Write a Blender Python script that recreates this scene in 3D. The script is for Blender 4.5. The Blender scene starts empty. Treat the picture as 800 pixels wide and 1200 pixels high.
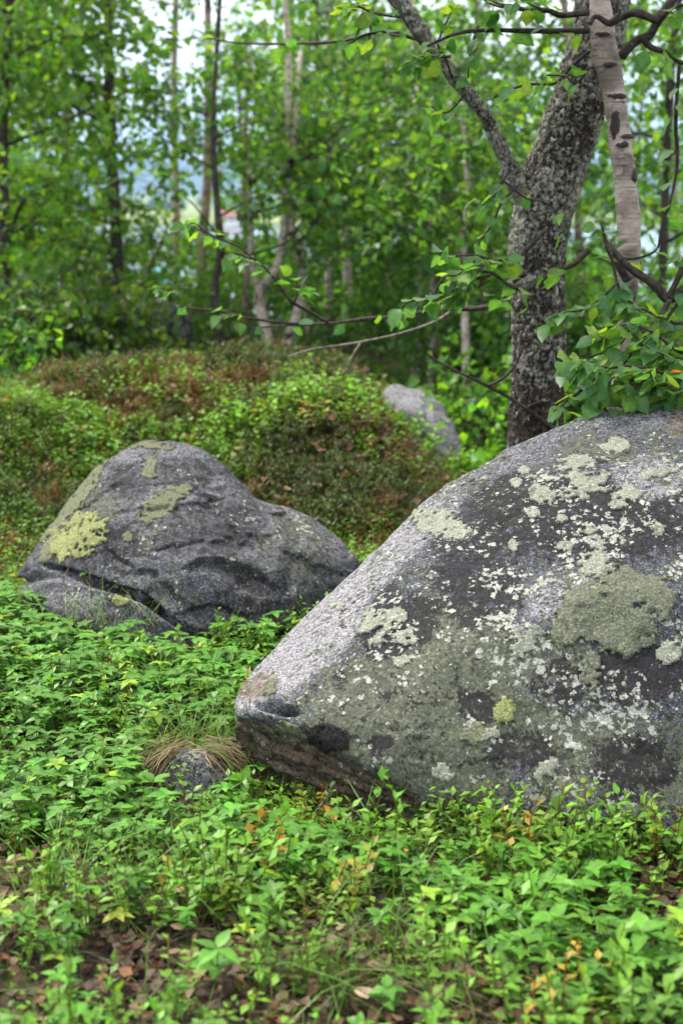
import bpy, bmesh, math, random
import numpy as np
from mathutils import Vector, Matrix
from mathutils.bvhtree import BVHTree

S = bpy.context.scene
COL = S.collection
PI = math.pi
rad = math.radians

# ------------------------------------------------------------------ camera
CAM_H = 1.4
PITCH = rad(12.5)
FPX = 1667.0                      # focal length in photo pixels (50 mm on 36 mm tall)
cam_d = bpy.data.cameras.new('camera')
cam = bpy.data.objects.new('camera', cam_d)
COL.objects.link(cam)
cam.location = (0, 0, CAM_H)
cam.rotation_euler = (PI / 2 - PITCH, 0, 0)
cam_d.sensor_fit = 'VERTICAL'
cam_d.sensor_height = 36.0
cam_d.sensor_width = 24.0
cam_d.lens = 50.0
cam_d.clip_start = 0.05
cam_d.clip_end = 30000
cam_d.dof.use_dof = True
cam_d.dof.focus_distance = 3.65
cam_d.dof.aperture_fstop = 3.0
S.camera = cam

# ------------------------------------------------------------------ light: bright overcast day
SUN_EL, SUN_AZ = 52.0, -62.0       # azimuth measured from the view direction, negative = from the left
world = bpy.data.worlds.new('World')
S.world = world
world.use_nodes = True
wn, wl = world.node_tree.nodes, world.node_tree.links
wn.clear()
w_out = wn.new('ShaderNodeOutputWorld')
w_bg = wn.new('ShaderNodeBackground')
w_sky = wn.new('ShaderNodeTexSky')
w_sky.sky_type = 'NISHITA'
w_sky.sun_disc = False
w_sky.sun_elevation = rad(SUN_EL)
w_sky.sun_rotation = rad(SUN_AZ)
w_sky.air_density = 1.2
w_sky.dust_density = 2.0
w_tc = wn.new('ShaderNodeTexCoord')
w_map = wn.new('ShaderNodeMapping')
w_map.inputs['Scale'].default_value = (1.4, 1.4, 4.0)
w_no = wn.new('ShaderNodeTexNoise')
w_no.inputs['Scale'].default_value = 2.2
w_no.inputs['Detail'].default_value = 6
w_ramp = wn.new('ShaderNodeValToRGB')
w_ramp.color_ramp.elements[0].position = 0.30
w_ramp.color_ramp.elements[0].color = (0.55, 0.55, 0.55, 1)
w_ramp.color_ramp.elements[1].position = 0.55
w_ramp.color_ramp.elements[1].color = (0.97, 0.97, 0.97, 1)
w_mix = wn.new('ShaderNodeMixRGB')
w_mix.inputs[2].default_value = (7.7, 7.55, 7.5, 1)      # the cloud sheet
wl.new(w_tc.outputs['Generated'], w_map.inputs['Vector'])
wl.new(w_map.outputs[0], w_no.inputs['Vector'])
wl.new(w_no.outputs['Fac'], w_ramp.inputs[0])
wl.new(w_ramp.outputs[0], w_mix.inputs[0])
wl.new(w_sky.outputs[0], w_mix.inputs[1])
wl.new(w_mix.outputs[0], w_bg.inputs['Color'])
w_bg.inputs['Strength'].default_value = 0.07
wl.new(w_bg.outputs[0], w_out.inputs['Surface'])

sun_d = bpy.data.lights.new('sun', 'SUN')
sun_d.energy = 1.5
sun_d.angle = rad(11)
sun_d.color = (1.0, 0.95, 0.87)
sun = bpy.data.objects.new('sun', sun_d)
COL.objects.link(sun)
_e, _a = rad(SUN_EL), rad(SUN_AZ)
_to_sun = Vector((math.cos(_e) * math.sin(_a), math.cos(_e) * math.cos(_a), math.sin(_e)))
sun.rotation_euler = _to_sun.to_track_quat('Z', 'Y').to_euler()

vs = S.view_settings
vs.view_transform = 'Standard'
vs.look = 'None'
vs.exposure = 2.45
vs.gamma = 1.0
S.cycles.max_bounces = 6
S.cycles.diffuse_bounces = 2
S.cycles.glossy_bounces = 2
S.cycles.transmission_bounces = 4
S.cycles.transparent_max_bounces = 4
S.cycles.volume_bounces = 0
S.cycles.caustics_reflective = False
S.cycles.caustics_refractive = False

# ------------------------------------------------------------------ projection helpers
CP, SP = math.cos(PITCH), math.sin(PITCH)


def at(px, py, Y):
    """world point seen at photo pixel (px, py) at forward distance Y"""
    a, b = (px - 400) / FPX, (600 - py) / FPX
    dy, dz = CP + b * SP, -SP + b * CP
    return np.array([a * Y / dy, Y, CAM_H + dz * Y / dy])


def proj(v):
    v = np.asarray(v, float)
    y, z = v[..., 1], v[..., 2] - CAM_H
    depth = y * CP - z * SP
    up = y * SP + z * CP
    return 400 + FPX * v[..., 0] / depth, 600 - FPX * up / depth


# ------------------------------------------------------------------ numpy noise
def _h(ix, iy, iz, seed):
    h = (ix.astype(np.uint32) * np.uint32(374761393) + iy.astype(np.uint32) * np.uint32(668265263)
         + iz.astype(np.uint32) * np.uint32(2147483647) + np.uint32((seed * 974634 + 12345) & 0xffffffff))
    h = (h ^ (h >> np.uint32(13))) * np.uint32(1274126177)
    h = (h ^ (h >> np.uint32(16))) * np.uint32(2246822519)
    h ^= h >> np.uint32(15)
    return h.astype(np.float64) / 4294967295.0


def vnoise(p, scale=1.0, seed=0):
    """value noise in -1..1"""
    p = np.asarray(p, float) * scale
    i = np.floor(p).astype(np.int64)
    f = p - i
    f = f * f * f * (f * (f * 6 - 15) + 10)
    r = 0
    for dx in (0, 1):
        wx = f[:, 0] if dx else 1 - f[:, 0]
        for dy in (0, 1):
            wy = f[:, 1] if dy else 1 - f[:, 1]
            for dz in (0, 1):
                wz = f[:, 2] if dz else 1 - f[:, 2]
                r = r + wx * wy * wz * _h(i[:, 0] + dx, i[:, 1] + dy, i[:, 2] + dz, seed)
    return r * 2 - 1


_ROT = np.array([[0.00, 0.80, 0.60], [-0.80, 0.36, -0.48], [-0.60, -0.48, 0.64]])      # turn the lattice between octaves


def fbm(p, scale=1.0, octaves=4, seed=0, gain=0.5, ridged=False):
    r, a, t = 0, 1.0, 0
    p = np.asarray(p, float) @ _ROT
    for o in range(octaves):
        n = vnoise(p, scale * 2.03 ** o, seed + o * 17)
        if ridged:
            n = 1 - 2 * np.abs(n)
        r = r + a * n
        t += a
        a *= gain
        p = p @ _ROT
    return r / t


def worley(p, scale=1.0, seed=0):
    """F1, F2 and the id (0..1) of the nearest cell, with the vector to its centre"""
    p = np.asarray(p, float) * scale
    i = np.floor(p).astype(np.int64)
    n = len(p)
    f1 = np.full(n, 9.0); f2 = np.full(n, 9.0); cid = np.zeros(n); vec = np.zeros((n, 3))
    for dx in (-1, 0, 1):
        for dy in (-1, 0, 1):
            for dz in (-1, 0, 1):
                c = i + np.array([dx, dy, dz])
                q = np.stack([_h(c[:, 0], c[:, 1], c[:, 2], seed + k) for k in range(3)], 1) + c
                d = np.linalg.norm(p - q, axis=1)
                m = d < f1
                f2 = np.where(m, f1, np.minimum(f2, d))
                f1 = np.where(m, d, f1)
                cid = np.where(m, _h(c[:, 0], c[:, 1], c[:, 2], seed + 7), cid)
                vec = np.where(m[:, None], p - q, vec)
    return f1, f2, cid, vec


def sstep(a, b, x):
    t = np.clip((x - a) / (b - a), 0, 1)
    return t * t * (3 - 2 * t)


def inpoly(x, y, poly):
    x = np.asarray(x, float); y = np.asarray(y, float)
    c = np.zeros(x.shape, bool)
    n = len(poly)
    for k in range(n):
        x0, y0 = poly[k]; x1, y1 = poly[(k + 1) % n]
        if y0 == y1:
            continue
        cond = ((y0 > y) != (y1 > y)) & (x < (x1 - x0) * (y - y0) / (y1 - y0) + x0)
        c ^= cond
    return c


# ------------------------------------------------------------------ object helpers
def tag(o, label=None, cat=None, group=None, kind=None):
    if label: o['label'] = label
    if cat: o['category'] = cat
    if group: o['group'] = group
    if kind: o['kind'] = kind
    return o


def empty(name, loc=(0, 0, 0), rz=0.0):
    o = bpy.data.objects.new(name, None)
    o.location = loc
    o.rotation_euler = (0, 0, rz)
    o.empty_display_size = 0.1
    COL.objects.link(o)
    return o


def link(name, me, parent=None, mat=None):
    o = bpy.data.objects.new(name, me)
    COL.objects.link(o)
    if mat is not None and len(me.materials) == 0:
        me.materials.append(mat)
    if parent is not None:
        o.parent = parent
    return o


def mesh_np(name, V, F, smooth=True, attrs=None):
    """mesh from an (n,3) array and a face array or a list of face arrays; attrs: name -> (n,) or (n,3)"""
    me = bpy.data.meshes.new(name)
    V = np.asarray(V, np.float32)
    Fs = [np.asarray(f, np.int32) for f in (F if isinstance(F, (list, tuple)) else [F]) if len(f)]
    nl = sum(f.size for f in Fs); nf = sum(len(f) for f in Fs)
    me.vertices.add(len(V)); me.vertices.foreach_set('co', V.ravel())
    me.loops.add(nl); me.loops.foreach_set('vertex_index', np.concatenate([f.ravel() for f in Fs]))
    me.polygons.add(nf)
    cnt = np.concatenate([np.full(len(f), f.shape[1], np.int32) for f in Fs])
    st = np.concatenate([[0], np.cumsum(cnt)[:-1]]).astype(np.int32)
    me.polygons.foreach_set('loop_start', st)
    me.polygons.foreach_set('use_smooth', np.full(nf, smooth, bool))
    me.update(calc_edges=True)
    for k, a in (attrs or {}).items():
        a = np.asarray(a, np.float32)
        if a.ndim == 1:
            at_ = me.attributes.new(k, 'FLOAT', 'POINT'); at_.data.foreach_set('value', a)
        else:
            at_ = me.attributes.new(k, 'FLOAT_COLOR', 'POINT')
            at_.data.foreach_set('color', np.concatenate([a, np.ones((len(a), 1), np.float32)], 1).ravel())
    return me


def mesh_arrays(me):
    n = len(me.vertices)
    V = np.empty(n * 3, np.float32); me.vertices.foreach_get('co', V)
    me.calc_loop_triangles()
    return V.reshape(-1, 3).astype(float)


def vnormals(me):
    n = len(me.vertices)
    N = np.empty(n * 3, np.float32); me.vertices.foreach_get('normal', N)
    return N.reshape(-1, 3).astype(float)


# ------------------------------------------------------------------ node helpers
class NT:
    def __init__(s, name):
        s.m = bpy.data.materials.new(name); s.m.use_nodes = True
        s.t = s.m.node_tree; s.n = s.t.nodes; s.n.clear()
        s.out = s.n.new('ShaderNodeOutputMaterial')

    def put(s, inp, v):
        if hasattr(v, 'is_linked') or isinstance(v, bpy.types.NodeSocket):
            s.t.links.new(v, inp)
        elif isinstance(v, (tuple, list)):
            inp.default_value = tuple(v) + ((1,) if len(v) == 3 and inp.type == 'RGBA' else ())
        else:
            inp.default_value = v

    def pos(s):
        return s.n.new('ShaderNodeNewGeometry').outputs['Position']

    def objco(s):
        return s.n.new('ShaderNodeTexCoord').outputs['Object']

    def attr(s, name, out='Fac'):
        a = s.n.new('ShaderNodeAttribute'); a.attribute_name = name
        return a.outputs[out]

    def mapv(s, v, scale):
        m = s.n.new('ShaderNodeMapping'); m.inputs['Scale'].default_value = scale
        s.put(m.inputs['Vector'], v); return m.outputs[0]

    def noise(s, v, scale, detail=4, rough=0.5, out='Fac', dist=0.0):
        n = s.n.new('ShaderNodeTexNoise')
        n.inputs['Scale'].default_value = scale; n.inputs['Detail'].default_value = detail
        n.inputs['Roughness'].default_value = rough; n.inputs['Distortion'].default_value = dist
        s.put(n.inputs['Vector'], v); return n.outputs[out]

    def voro(s, v, scale, out='Distance', feature='F1', rnd=1.0):
        n = s.n.new('ShaderNodeTexVoronoi'); n.feature = feature
        n.inputs['Scale'].default_value = scale; n.inputs['Randomness'].default_value = rnd
        s.put(n.inputs['Vector'], v); return n.outputs[out]

    def math(s, op, a, b=0.0, c=None, clamp=False):
        n = s.n.new('ShaderNodeMath'); n.operation = op; n.use_clamp = clamp
        s.put(n.inputs[0], a); s.put(n.inputs[1], b)
        if c is not None: s.put(n.inputs[2], c)
        return n.outputs[0]

    def step(s, v, lo, hi):
        n = s.n.new('ShaderNodeMapRange'); n.interpolation_type = 'SMOOTHSTEP'; n.clamp = True
        s.put(n.inputs['Value'], v)
        s.put(n.inputs['From Min'], lo); s.put(n.inputs['From Max'], hi)
        return n.outputs[0]

    def mix(s, f, a, b, mode='MIX'):
        n = s.n.new('ShaderNodeMixRGB'); n.blend_type = mode
        s.put(n.inputs[0], f); s.put(n.inputs[1], a); s.put(n.inputs[2], b)
        return n.outputs[0]

    def ramp(s, f, stops):
        n = s.n.new('ShaderNodeValToRGB')
        e = n.color_ramp.elements
        while len(e) < len(stops): e.new(0.5)
        for el, (p, c) in zip(e, stops):
            el.position = p; el.color = tuple(c) + (1,)
        s.put(n.inputs[0], f); return n.outputs[0]

    def vadd(s, a, b):
        n = s.n.new('ShaderNodeVectorMath'); n.operation = 'ADD'
        s.put(n.inputs[0], a); s.put(n.inputs[1], b); return n.outputs[0]

    def vscale(s, a, f):
        n = s.n.new('ShaderNodeVectorMath'); n.operation = 'SCALE'
        s.put(n.inputs[0], a); s.put(n.inputs['Scale'], f); return n.outputs[0]

    def bump(s, h, strength=0.4, dist=0.005):
        n = s.n.new('ShaderNodeBump'); n.inputs['Strength'].default_value = strength
        n.inputs['Distance'].default_value = dist
        s.put(n.inputs['Height'], h); return n.outputs[0]

    def bsdf(s, col, rough=0.8, normal=None, spec=0.3):
        b = s.n.new('ShaderNodeBsdfPrincipled')
        s.put(b.inputs['Base Color'], col); s.put(b.inputs['Roughness'], rough)
        s.put(b.inputs['Specular IOR Level'], spec)
        if normal is not None: s.put(b.inputs['Normal'], normal)
        return b.outputs[0]

    def done(s, sh):
        s.t.links.new(sh, s.out.inputs['Surface']); return s.m
# ------------------------------------------------------------------ materials
def mat_leaf(name, rough=0.45, trans=0.30, spec=0.26):
    k = NT(name)
    c = k.attr('Col', 'Color')
    p = k.pos()
    n = k.noise(p, 55, 2)
    c2 = k.mix(k.step(n, 0.3, 0.7), k.mix(1.0, c, (0.78, 0.80, 0.74), 'MULTIPLY'), k.mix(1.0, c, (1.18, 1.16, 1.1), 'MULTIPLY'))
    b = k.bsdf(c2, rough, None, spec)
    t = k.n.new('ShaderNodeBsdfTranslucent')
    k.put(t.inputs['Color'], k.mix(1.0, c2, (1.7, 1.6, 0.5), 'MULTIPLY'))
    ms = k.n.new('ShaderNodeMixShader'); ms.inputs[0].default_value = trans
    k.t.links.new(b, ms.inputs[1]); k.t.links.new(t.outputs[0], ms.inputs[2])
    return k.done(ms.outputs[0])


M = {}
M['leaf'] = mat_leaf('leaf_green')
M['birch_leaf'] = mat_leaf('birch_leaf', 0.42, 0.55, 0.35)
M['dry'] = mat_leaf('dry_leaf', 0.8, 0.15, 0.2)


def mat_twig(name, ca, cb):
    k = NT(name)
    n = k.noise(k.pos(), 60, 4)
    c = k.mix(k.step(n, 0.35, 0.65), ca, cb)
    return k.done(k.bsdf(c, 0.85, k.bump(n, 0.5, 0.003), 0.2))


M['twig'] = mat_twig('dark_twig', (0.018, 0.013, 0.011), (0.05, 0.04, 0.034))
M['grey_twig'] = mat_twig('grey_twig', (0.09, 0.075, 0.06), (0.2, 0.18, 0.15))
M['brown_twig'] = mat_twig('brown_twig', (0.05, 0.033, 0.022), (0.13, 0.095, 0.065))
M['stem'] = mat_twig('plant_stem', (0.09, 0.10, 0.03), (0.16, 0.09, 0.05))


def mat_bark_lichen():
    """old birch bark: dark plates, pale grey-green lichen flecks standing on them"""
    k = NT('lichened_bark')
    p = k.objco()
    w = k.vadd(p, k.vscale(k.noise(p, 30, 3, out='Color'), 0.03))
    q = k.mapv(w, (1.0, 1.0, 0.45))
    e = k.voro(k.vadd(q, k.vscale(k.noise(p, 60, 4, 0.7, 'Color'), 0.03)), 52, 'Distance', 'DISTANCE_TO_EDGE')
    big = k.noise(p, 6, 4, 0.6)
    fine = k.noise(p, 90, 5, 0.65)
    mid = k.noise(p, 48, 5, 0.65)
    base = k.mix(k.step(fine, 0.3, 0.7), (0.020, 0.015, 0.012), (0.095, 0.073, 0.058))
    hp = k.attr('hgt')
    lich = k.mix(k.step(mid, 0.35, 0.65), (0.135, 0.132, 0.11), (0.28, 0.275, 0.225))
    f = k.math('ADD', k.math('MULTIPLY', hp, 0.50), k.math('ADD', k.math('MULTIPLY', big, 0.85), k.math('MULTIPLY', mid, 0.25)))
    f = k.math('ADD', f, k.math('MULTIPLY', k.math('SUBTRACT', fine, 0.5), 0.8))
    f = k.step(f, k.math('SUBTRACT', 1.08, k.math('MULTIPLY', k.attr('lich'), 0.33)), k.math('SUBTRACT', 1.18, k.math('MULTIPLY', k.attr('lich'), 0.33)))
    c = k.mix(f, base, lich)
    c = k.mix(k.math('MULTIPLY', k.step(e, 0.12, 0.0), 0.55), c, (0.016, 0.012, 0.010))
    yel = k.math('MULTIPLY', k.step(k.noise(p, 11, 3), 0.6, 0.7), f)
    c = k.mix(k.math('MULTIPLY', yel, 0.5), c, (0.36, 0.36, 0.14))
    h = k.math('ADD', k.math('MULTIPLY', fine, 0.6), k.math('ADD', k.math('MULTIPLY', k.step(e, 0.0, 0.12), 0.8), k.math('MULTIPLY', f, 0.5)))
    return k.done(k.bsdf(c, 0.9, k.bump(h, 0.9, 0.012), 0.15))


def mat_birch_bark():
    k = NT('pale_birch_bark')
    p = k.objco()
    rings = k.noise(k.mapv(p, (3, 3, 60)), 3.0, 5, 0.6)
    blot = k.noise(k.mapv(p, (5, 5, 9)), 2.0, 4, 0.6)
    fine = k.noise(p, 120, 3)
    c = k.mix(k.step(blot, 0.35, 0.65), (0.145, 0.114, 0.095), (0.32, 0.265, 0.225))
    c = k.mix(k.math('MULTIPLY', k.step(rings, 0.54, 0.66), 0.7), c, (0.05, 0.038, 0.031))
    c = k.mix(k.math('MULTIPLY', k.step(k.noise(p, 7.5, 4, 0.6), 0.585, 0.68), 0.75), c, (0.028, 0.021, 0.018))
    c = k.mix(k.step(k.math('ADD', k.attr('knot'), k.math('MULTIPLY', k.math('SUBTRACT', k.noise(p, 45, 5, 0.7), 0.5), 1.6)), 0.35, 0.75), c, (0.025, 0.019, 0.016))
    return k.done(k.bsdf(c, 0.7, k.bump(k.math('ADD', k.math('MULTIPLY', rings, 0.5), fine), 0.6, 0.006), 0.25))


M['bark'] = mat_bark_lichen()
M['birch_bark'] = mat_birch_bark()


def mat_bg_bark(name, a, b, dark=(0.03, 0.024, 0.02)):
    k = NT(name)
    p = k.objco()
    n = k.noise(k.mapv(p, (6, 6, 14)), 2.2, 4, 0.6)
    c = k.mix(k.step(n, 0.35, 0.6), a, b)
    c = k.mix(k.step(k.noise(p, 9, 4), 0.56, 0.64), c, dark)
    return k.done(k.bsdf(c, 0.85, k.bump(n, 0.5, 0.01), 0.2))


M['bark_dark'] = mat_bg_bark('dark_bark', (0.025, 0.02, 0.017), (0.06, 0.05, 0.042))
M['bark_brown'] = mat_bg_bark('brown_bark', (0.14, 0.10, 0.075), (0.30, 0.225, 0.175))
M['bark_pale'] = mat_bg_bark('pale_bark', (0.24, 0.195, 0.16), (0.48, 0.41, 0.345))


def mat_ground():
    k = NT('forest_floor')
    p = k.pos()
    n1 = k.noise(p, 5, 5, 0.6); n2 = k.noise(p, 38, 5, 0.65); n3 = k.noise(p, 1.3, 3)
    soil = k.mix(k.step(n2, 0.35, 0.65), (0.012, 0.009, 0.007), (0.070, 0.048, 0.034))
    moss = k.mix(k.step(n2, 0.3, 0.7), (0.03, 0.05, 0.012), (0.09, 0.13, 0.03))
    c = k.mix(k.math('MULTIPLY', k.step(k.math('ADD', n1, k.math('MULTIPLY', n3, 0.5)), 0.72, 0.86), 0.8), soil, moss)
    far = k.step(k.attr('far'), 0.15, 0.5)
    fld = k.mix(k.step(k.noise(p, 0.012, 4), 0.42, 0.55), (0.05, 0.09, 0.03), (0.26, 0.30, 0.09))
    c = k.mix(far, c, fld)
    c = k.mix(k.step(k.attr('far'), 0.75, 0.9), c, k.mix(k.step(k.noise(p, 0.02, 4), 0.4, 0.6), (0.035, 0.06, 0.035), (0.06, 0.085, 0.045)))
    return k.done(k.bsdf(c, 0.95, k.bump(n2, 0.8, 0.02), 0.1))


M['ground'] = mat_ground()


def mat_water():
    k = NT('lake_water')
    n = k.noise(k.mapv(k.pos(), (1, 0.4, 1)), 0.6, 3)
    return k.done(k.bsdf((0.02, 0.03, 0.035), 0.16, k.bump(n, 0.35, 0.05), 0.9))


M['water'] = mat_water()


def mat_plain(name, c, rough=0.8, var=0.25):
    k = NT(name)
    n = k.noise(k.pos(), 8, 4)
    d = tuple(x * (1 - var) for x in c)
    return k.done(k.bsdf(k.mix(n, d, c), rough, k.bump(n, 0.2, 0.01), 0.3))


M['red_roof'] = mat_plain('red_roof', (0.30, 0.10, 0.08))
M['white_wall'] = mat_plain('white_wall', (0.8, 0.8, 0.78), 0.7, 0.1)
M['teal_wall'] = mat_plain('teal_boards', (0.10, 0.36, 0.42), 0.7)
M['dark_glass'] = mat_plain('window_glass', (0.03, 0.04, 0.05), 0.1)


def mat_rock(name, tone=1.0, lichen=1.0):
    """lichened granite. Point attributes: dark, olive, white, pale, warm (0..1 each) say which crust grows where; pale is bare stone and also carries painted light."""
    k = NT(name)
    p = k.objco()
    A = {a: k.attr(a) for a in ('dark', 'olive', 'white', 'pale', 'warm')}
    warp = k.vadd(p, k.vscale(k.noise(p, 26, 4, 0.6, 'Color'), 0.014))
    warp2 = k.vadd(p, k.vscale(k.noise(p, 130, 3, 0.65, 'Color'), 0.0075))
    sub = lambda x, y: k.math('SUBTRACT', x, y)
    mul = lambda x, y: k.math('MULTIPLY', x, y)
    add = lambda x, y: k.math('ADD', x, y)

    def sep(c_):
        n_ = k.n.new('ShaderNodeSeparateColor'); k.put(n_.inputs[0], c_); return n_.outputs

    g = k.noise(p, 210, 3, 0.75)
    g2 = k.noise(p, 75, 5, 0.7)
    n8 = k.noise(warp, 8, 5, 0.6)
    n24 = k.noise(warp, 32, 5, 0.64)
    n70 = k.noise(warp2, 95, 5, 0.68)
    grain = sep(k.voro(p, 330, 'Color'))        # mineral grains
    t = tone
    # bare granite
    base = k.mix(k.step(add(mul(g2, 0.75), mul(grain[0], 0.28)), 0.34, 0.72), (0.018 * t, 0.019 * t, 0.023 * t), (0.086 * t, 0.092 * t, 0.110 * t))
    base = k.mix(mul(k.step(grain[1], 0.80, 0.9), 0.6), base, (0.23 * t, 0.23 * t, 0.25 * t))
    base = k.mix(mul(k.step(grain[2], 0.22, 0.12), 0.65), base, (0.012, 0.012, 0.014))
    pale = k.mix(k.step(add(mul(g2, 0.7), mul(grain[0], 0.3)), 0.32, 0.72), (0.115, 0.112, 0.120), (0.33, 0.32, 0.338))
    pale = k.mix(mul(k.step(grain[2], 0.26, 0.14), 0.7), pale, (0.04, 0.039, 0.043))
    fp = k.step(add(A['pale'], mul(sub(add(n24, n70), 1.0), 2.3)), 0.30, 0.70)
    c = k.mix(fp, base, pale)
    warm = k.mix(k.step(n70, 0.35, 0.65), (0.042, 0.029, 0.017), (0.20, 0.145, 0.092))
    c = k.mix(mul(k.step(add(A['warm'], mul(sub(n24, 0.5), 1.8)), 0.35, 0.75), 0.85), c, warm)
    # olive crust: round thalli of two sizes, crowding together where it grows thick
    masks = []
    for sc_, off in ((66, 0.0), (118, 3.7)):
        q = k.vadd(warp2, (off, off * 0.7, off * 1.3))
        d_ = k.voro(q, sc_, 'Distance'); r_ = sep(k.voro(q, sc_, 'Color'))
        f_ = add(add(A['olive'], mul(sub(r_[1], 0.5), 0.75)), mul(sub(add(n24, n8), 1.0), 1.5))
        f_ = sub(f_, add(mul(d_, 0.55), mul(sub(n70, 0.5), -0.5)))
        masks.append((k.step(f_, 0.10, 0.20), r_, d_))
    for (m_, r_, d_), (ca, cb) in zip(masks, (((0.058, 0.066, 0.046), (0.120, 0.130, 0.092)), ((0.070, 0.078, 0.052), (0.150, 0.158, 0.108)))):
        oc = k.mix(r_[0], ca, cb)
        oc = k.mix(mul(k.step(grain[2], 0.35, 0.2), 0.6), oc, (0.03, 0.034, 0.024))
        oc = k.mix(mul(k.step(d_, 0.35, 0.6), 0.45), oc, (0.045, 0.05, 0.036))
        c = k.mix(m_, c, oc)
    # black crust
    fd = add(A['dark'], mul(sub(add(mul(n24, 1.1), mul(n70, 0.9)), 1.0), 2.0))
    fd = k.step(add(fd, mul(sub(grain[0], 0.5), 0.12)), 0.46, 0.60)
    dc = k.mix(k.step(add(mul(g2, 0.7), mul(grain[1], 0.3)), 0.35, 0.7), (0.006, 0.005, 0.006), (0.026, 0.023, 0.026))
    c = k.mix(mul(fd, 0.92), c, dc)
    # whitish crust: small lobed thalli
    qw = k.vadd(warp2, (7.3, 1.1, 4.2))
    dw = k.voro(qw, 84, 'Distance'); rw = sep(k.voro(qw, 84, 'Color'))
    n40 = k.noise(k.vadd(warp, (7.3, 1.1, 4.2)), 40, 5, 0.68)
    fw = add(A['white'], mul(sub(add(mul(n40, 1.2), mul(n8, 0.8)), 1.0), 2.0))
    fw = sub(add(fw, mul(sub(rw[2], 0.5), 0.6)), add(mul(dw, 0.45), mul(sub(n70, 0.5), -0.8)))
    fw = k.step(fw, 0.30, 0.38)
    wc = k.mix(add(mul(n70, 0.6), mul(rw[0], 0.4)), (0.17, 0.175, 0.15), (0.50, 0.51, 0.43))
    wc = k.mix(mul(k.step(grain[2], 0.3, 0.15), 0.7), wc, (0.075, 0.08, 0.068))
    c = k.mix(fw, c, wc)
    h = add(mul(g2, 0.6), add(mul(g, 0.3), mul(grain[0], 0.18)))
    h = add(h, add(mul(fw, 0.5), add(mul(masks[0][0], 0.25), mul(masks[1][0], 0.25))))
    return k.done(k.bsdf(c, 0.88, k.bump(h, 0.9, 0.009), 0.25))


M['rock'] = mat_rock('lichened_granite')
M['rock2'] = mat_rock('grey_granite', 0.88)


def mat_lichen(name, a, b, edge, dark):
    k = NT(name)
    p = k.objco()
    w = k.vadd(p, k.vscale(k.noise(p, 120, 4, 0.7, 'Color'), 0.014))
    v = k.voro(w, 130, 'Distance'); r = k.n.new('ShaderNodeSeparateColor'); k.put(r.inputs[0], k.voro(w, 130, 'Color'))
    n = k.noise(p, 190, 5, 0.75); n2 = k.noise(p, 34, 5, 0.68)
    mid = tuple(x * 0.62 for x in a)
    c = k.mix(k.math('ADD', k.math('MULTIPLY', n, 0.6), k.math('MULTIPLY', r.outputs[0], 0.4)), a, b)
    c = k.mix(k.step(n2, 0.52, 0.66), c, mid)
    c = k.mix(k.math('MULTIPLY', k.step(v, 0.40, 0.62), 0.6), c, dark)
    c = k.mix(k.math('MULTIPLY', k.step(k.math('ADD', n, n2), 0.92, 0.78), 0.9), c, dark)
    c = k.mix(k.math('MULTIPLY', k.step(k.attr('rim'), 0.45, 0.8), 0.8), c, edge)
    h = k.math('ADD', n, k.math('MULTIPLY', k.step(v, 0.65, 0.1), 0.9))
    return k.done(k.bsdf(c, 0.92, k.bump(h, 1.0, 0.007), 0.15))


M['lichen_white'] = mat_lichen('whitish_lichen', (0.33, 0.345, 0.27), (0.60, 0.62, 0.49), (0.56, 0.58, 0.46), (0.085, 0.09, 0.07))
M['lichen_olive'] = mat_lichen('olive_lichen', (0.17, 0.182, 0.125), (0.33, 0.35, 0.245), (0.42, 0.44, 0.26), (0.035, 0.038, 0.026))
M['lichen_yellow'] = mat_lichen('yellow_green_lichen', (0.29, 0.32, 0.115), (0.50, 0.53, 0.235), (0.50, 0.53, 0.24), (0.09, 0.10, 0.04))
M['lichen_dull'] = mat_lichen('pale_yellow_lichen', (0.18, 0.19, 0.115), (0.34, 0.35, 0.215), (0.40, 0.41, 0.245), (0.055, 0.06, 0.038))
M['lichen_black'] = mat_lichen('black_lichen', (0.020, 0.017, 0.018), (0.05, 0.042, 0.042), (0.03, 0.027, 0.028), (0.01, 0.009, 0.009))
# ------------------------------------------------------------------ terrain
LAKE_Z = -8.0


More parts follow.
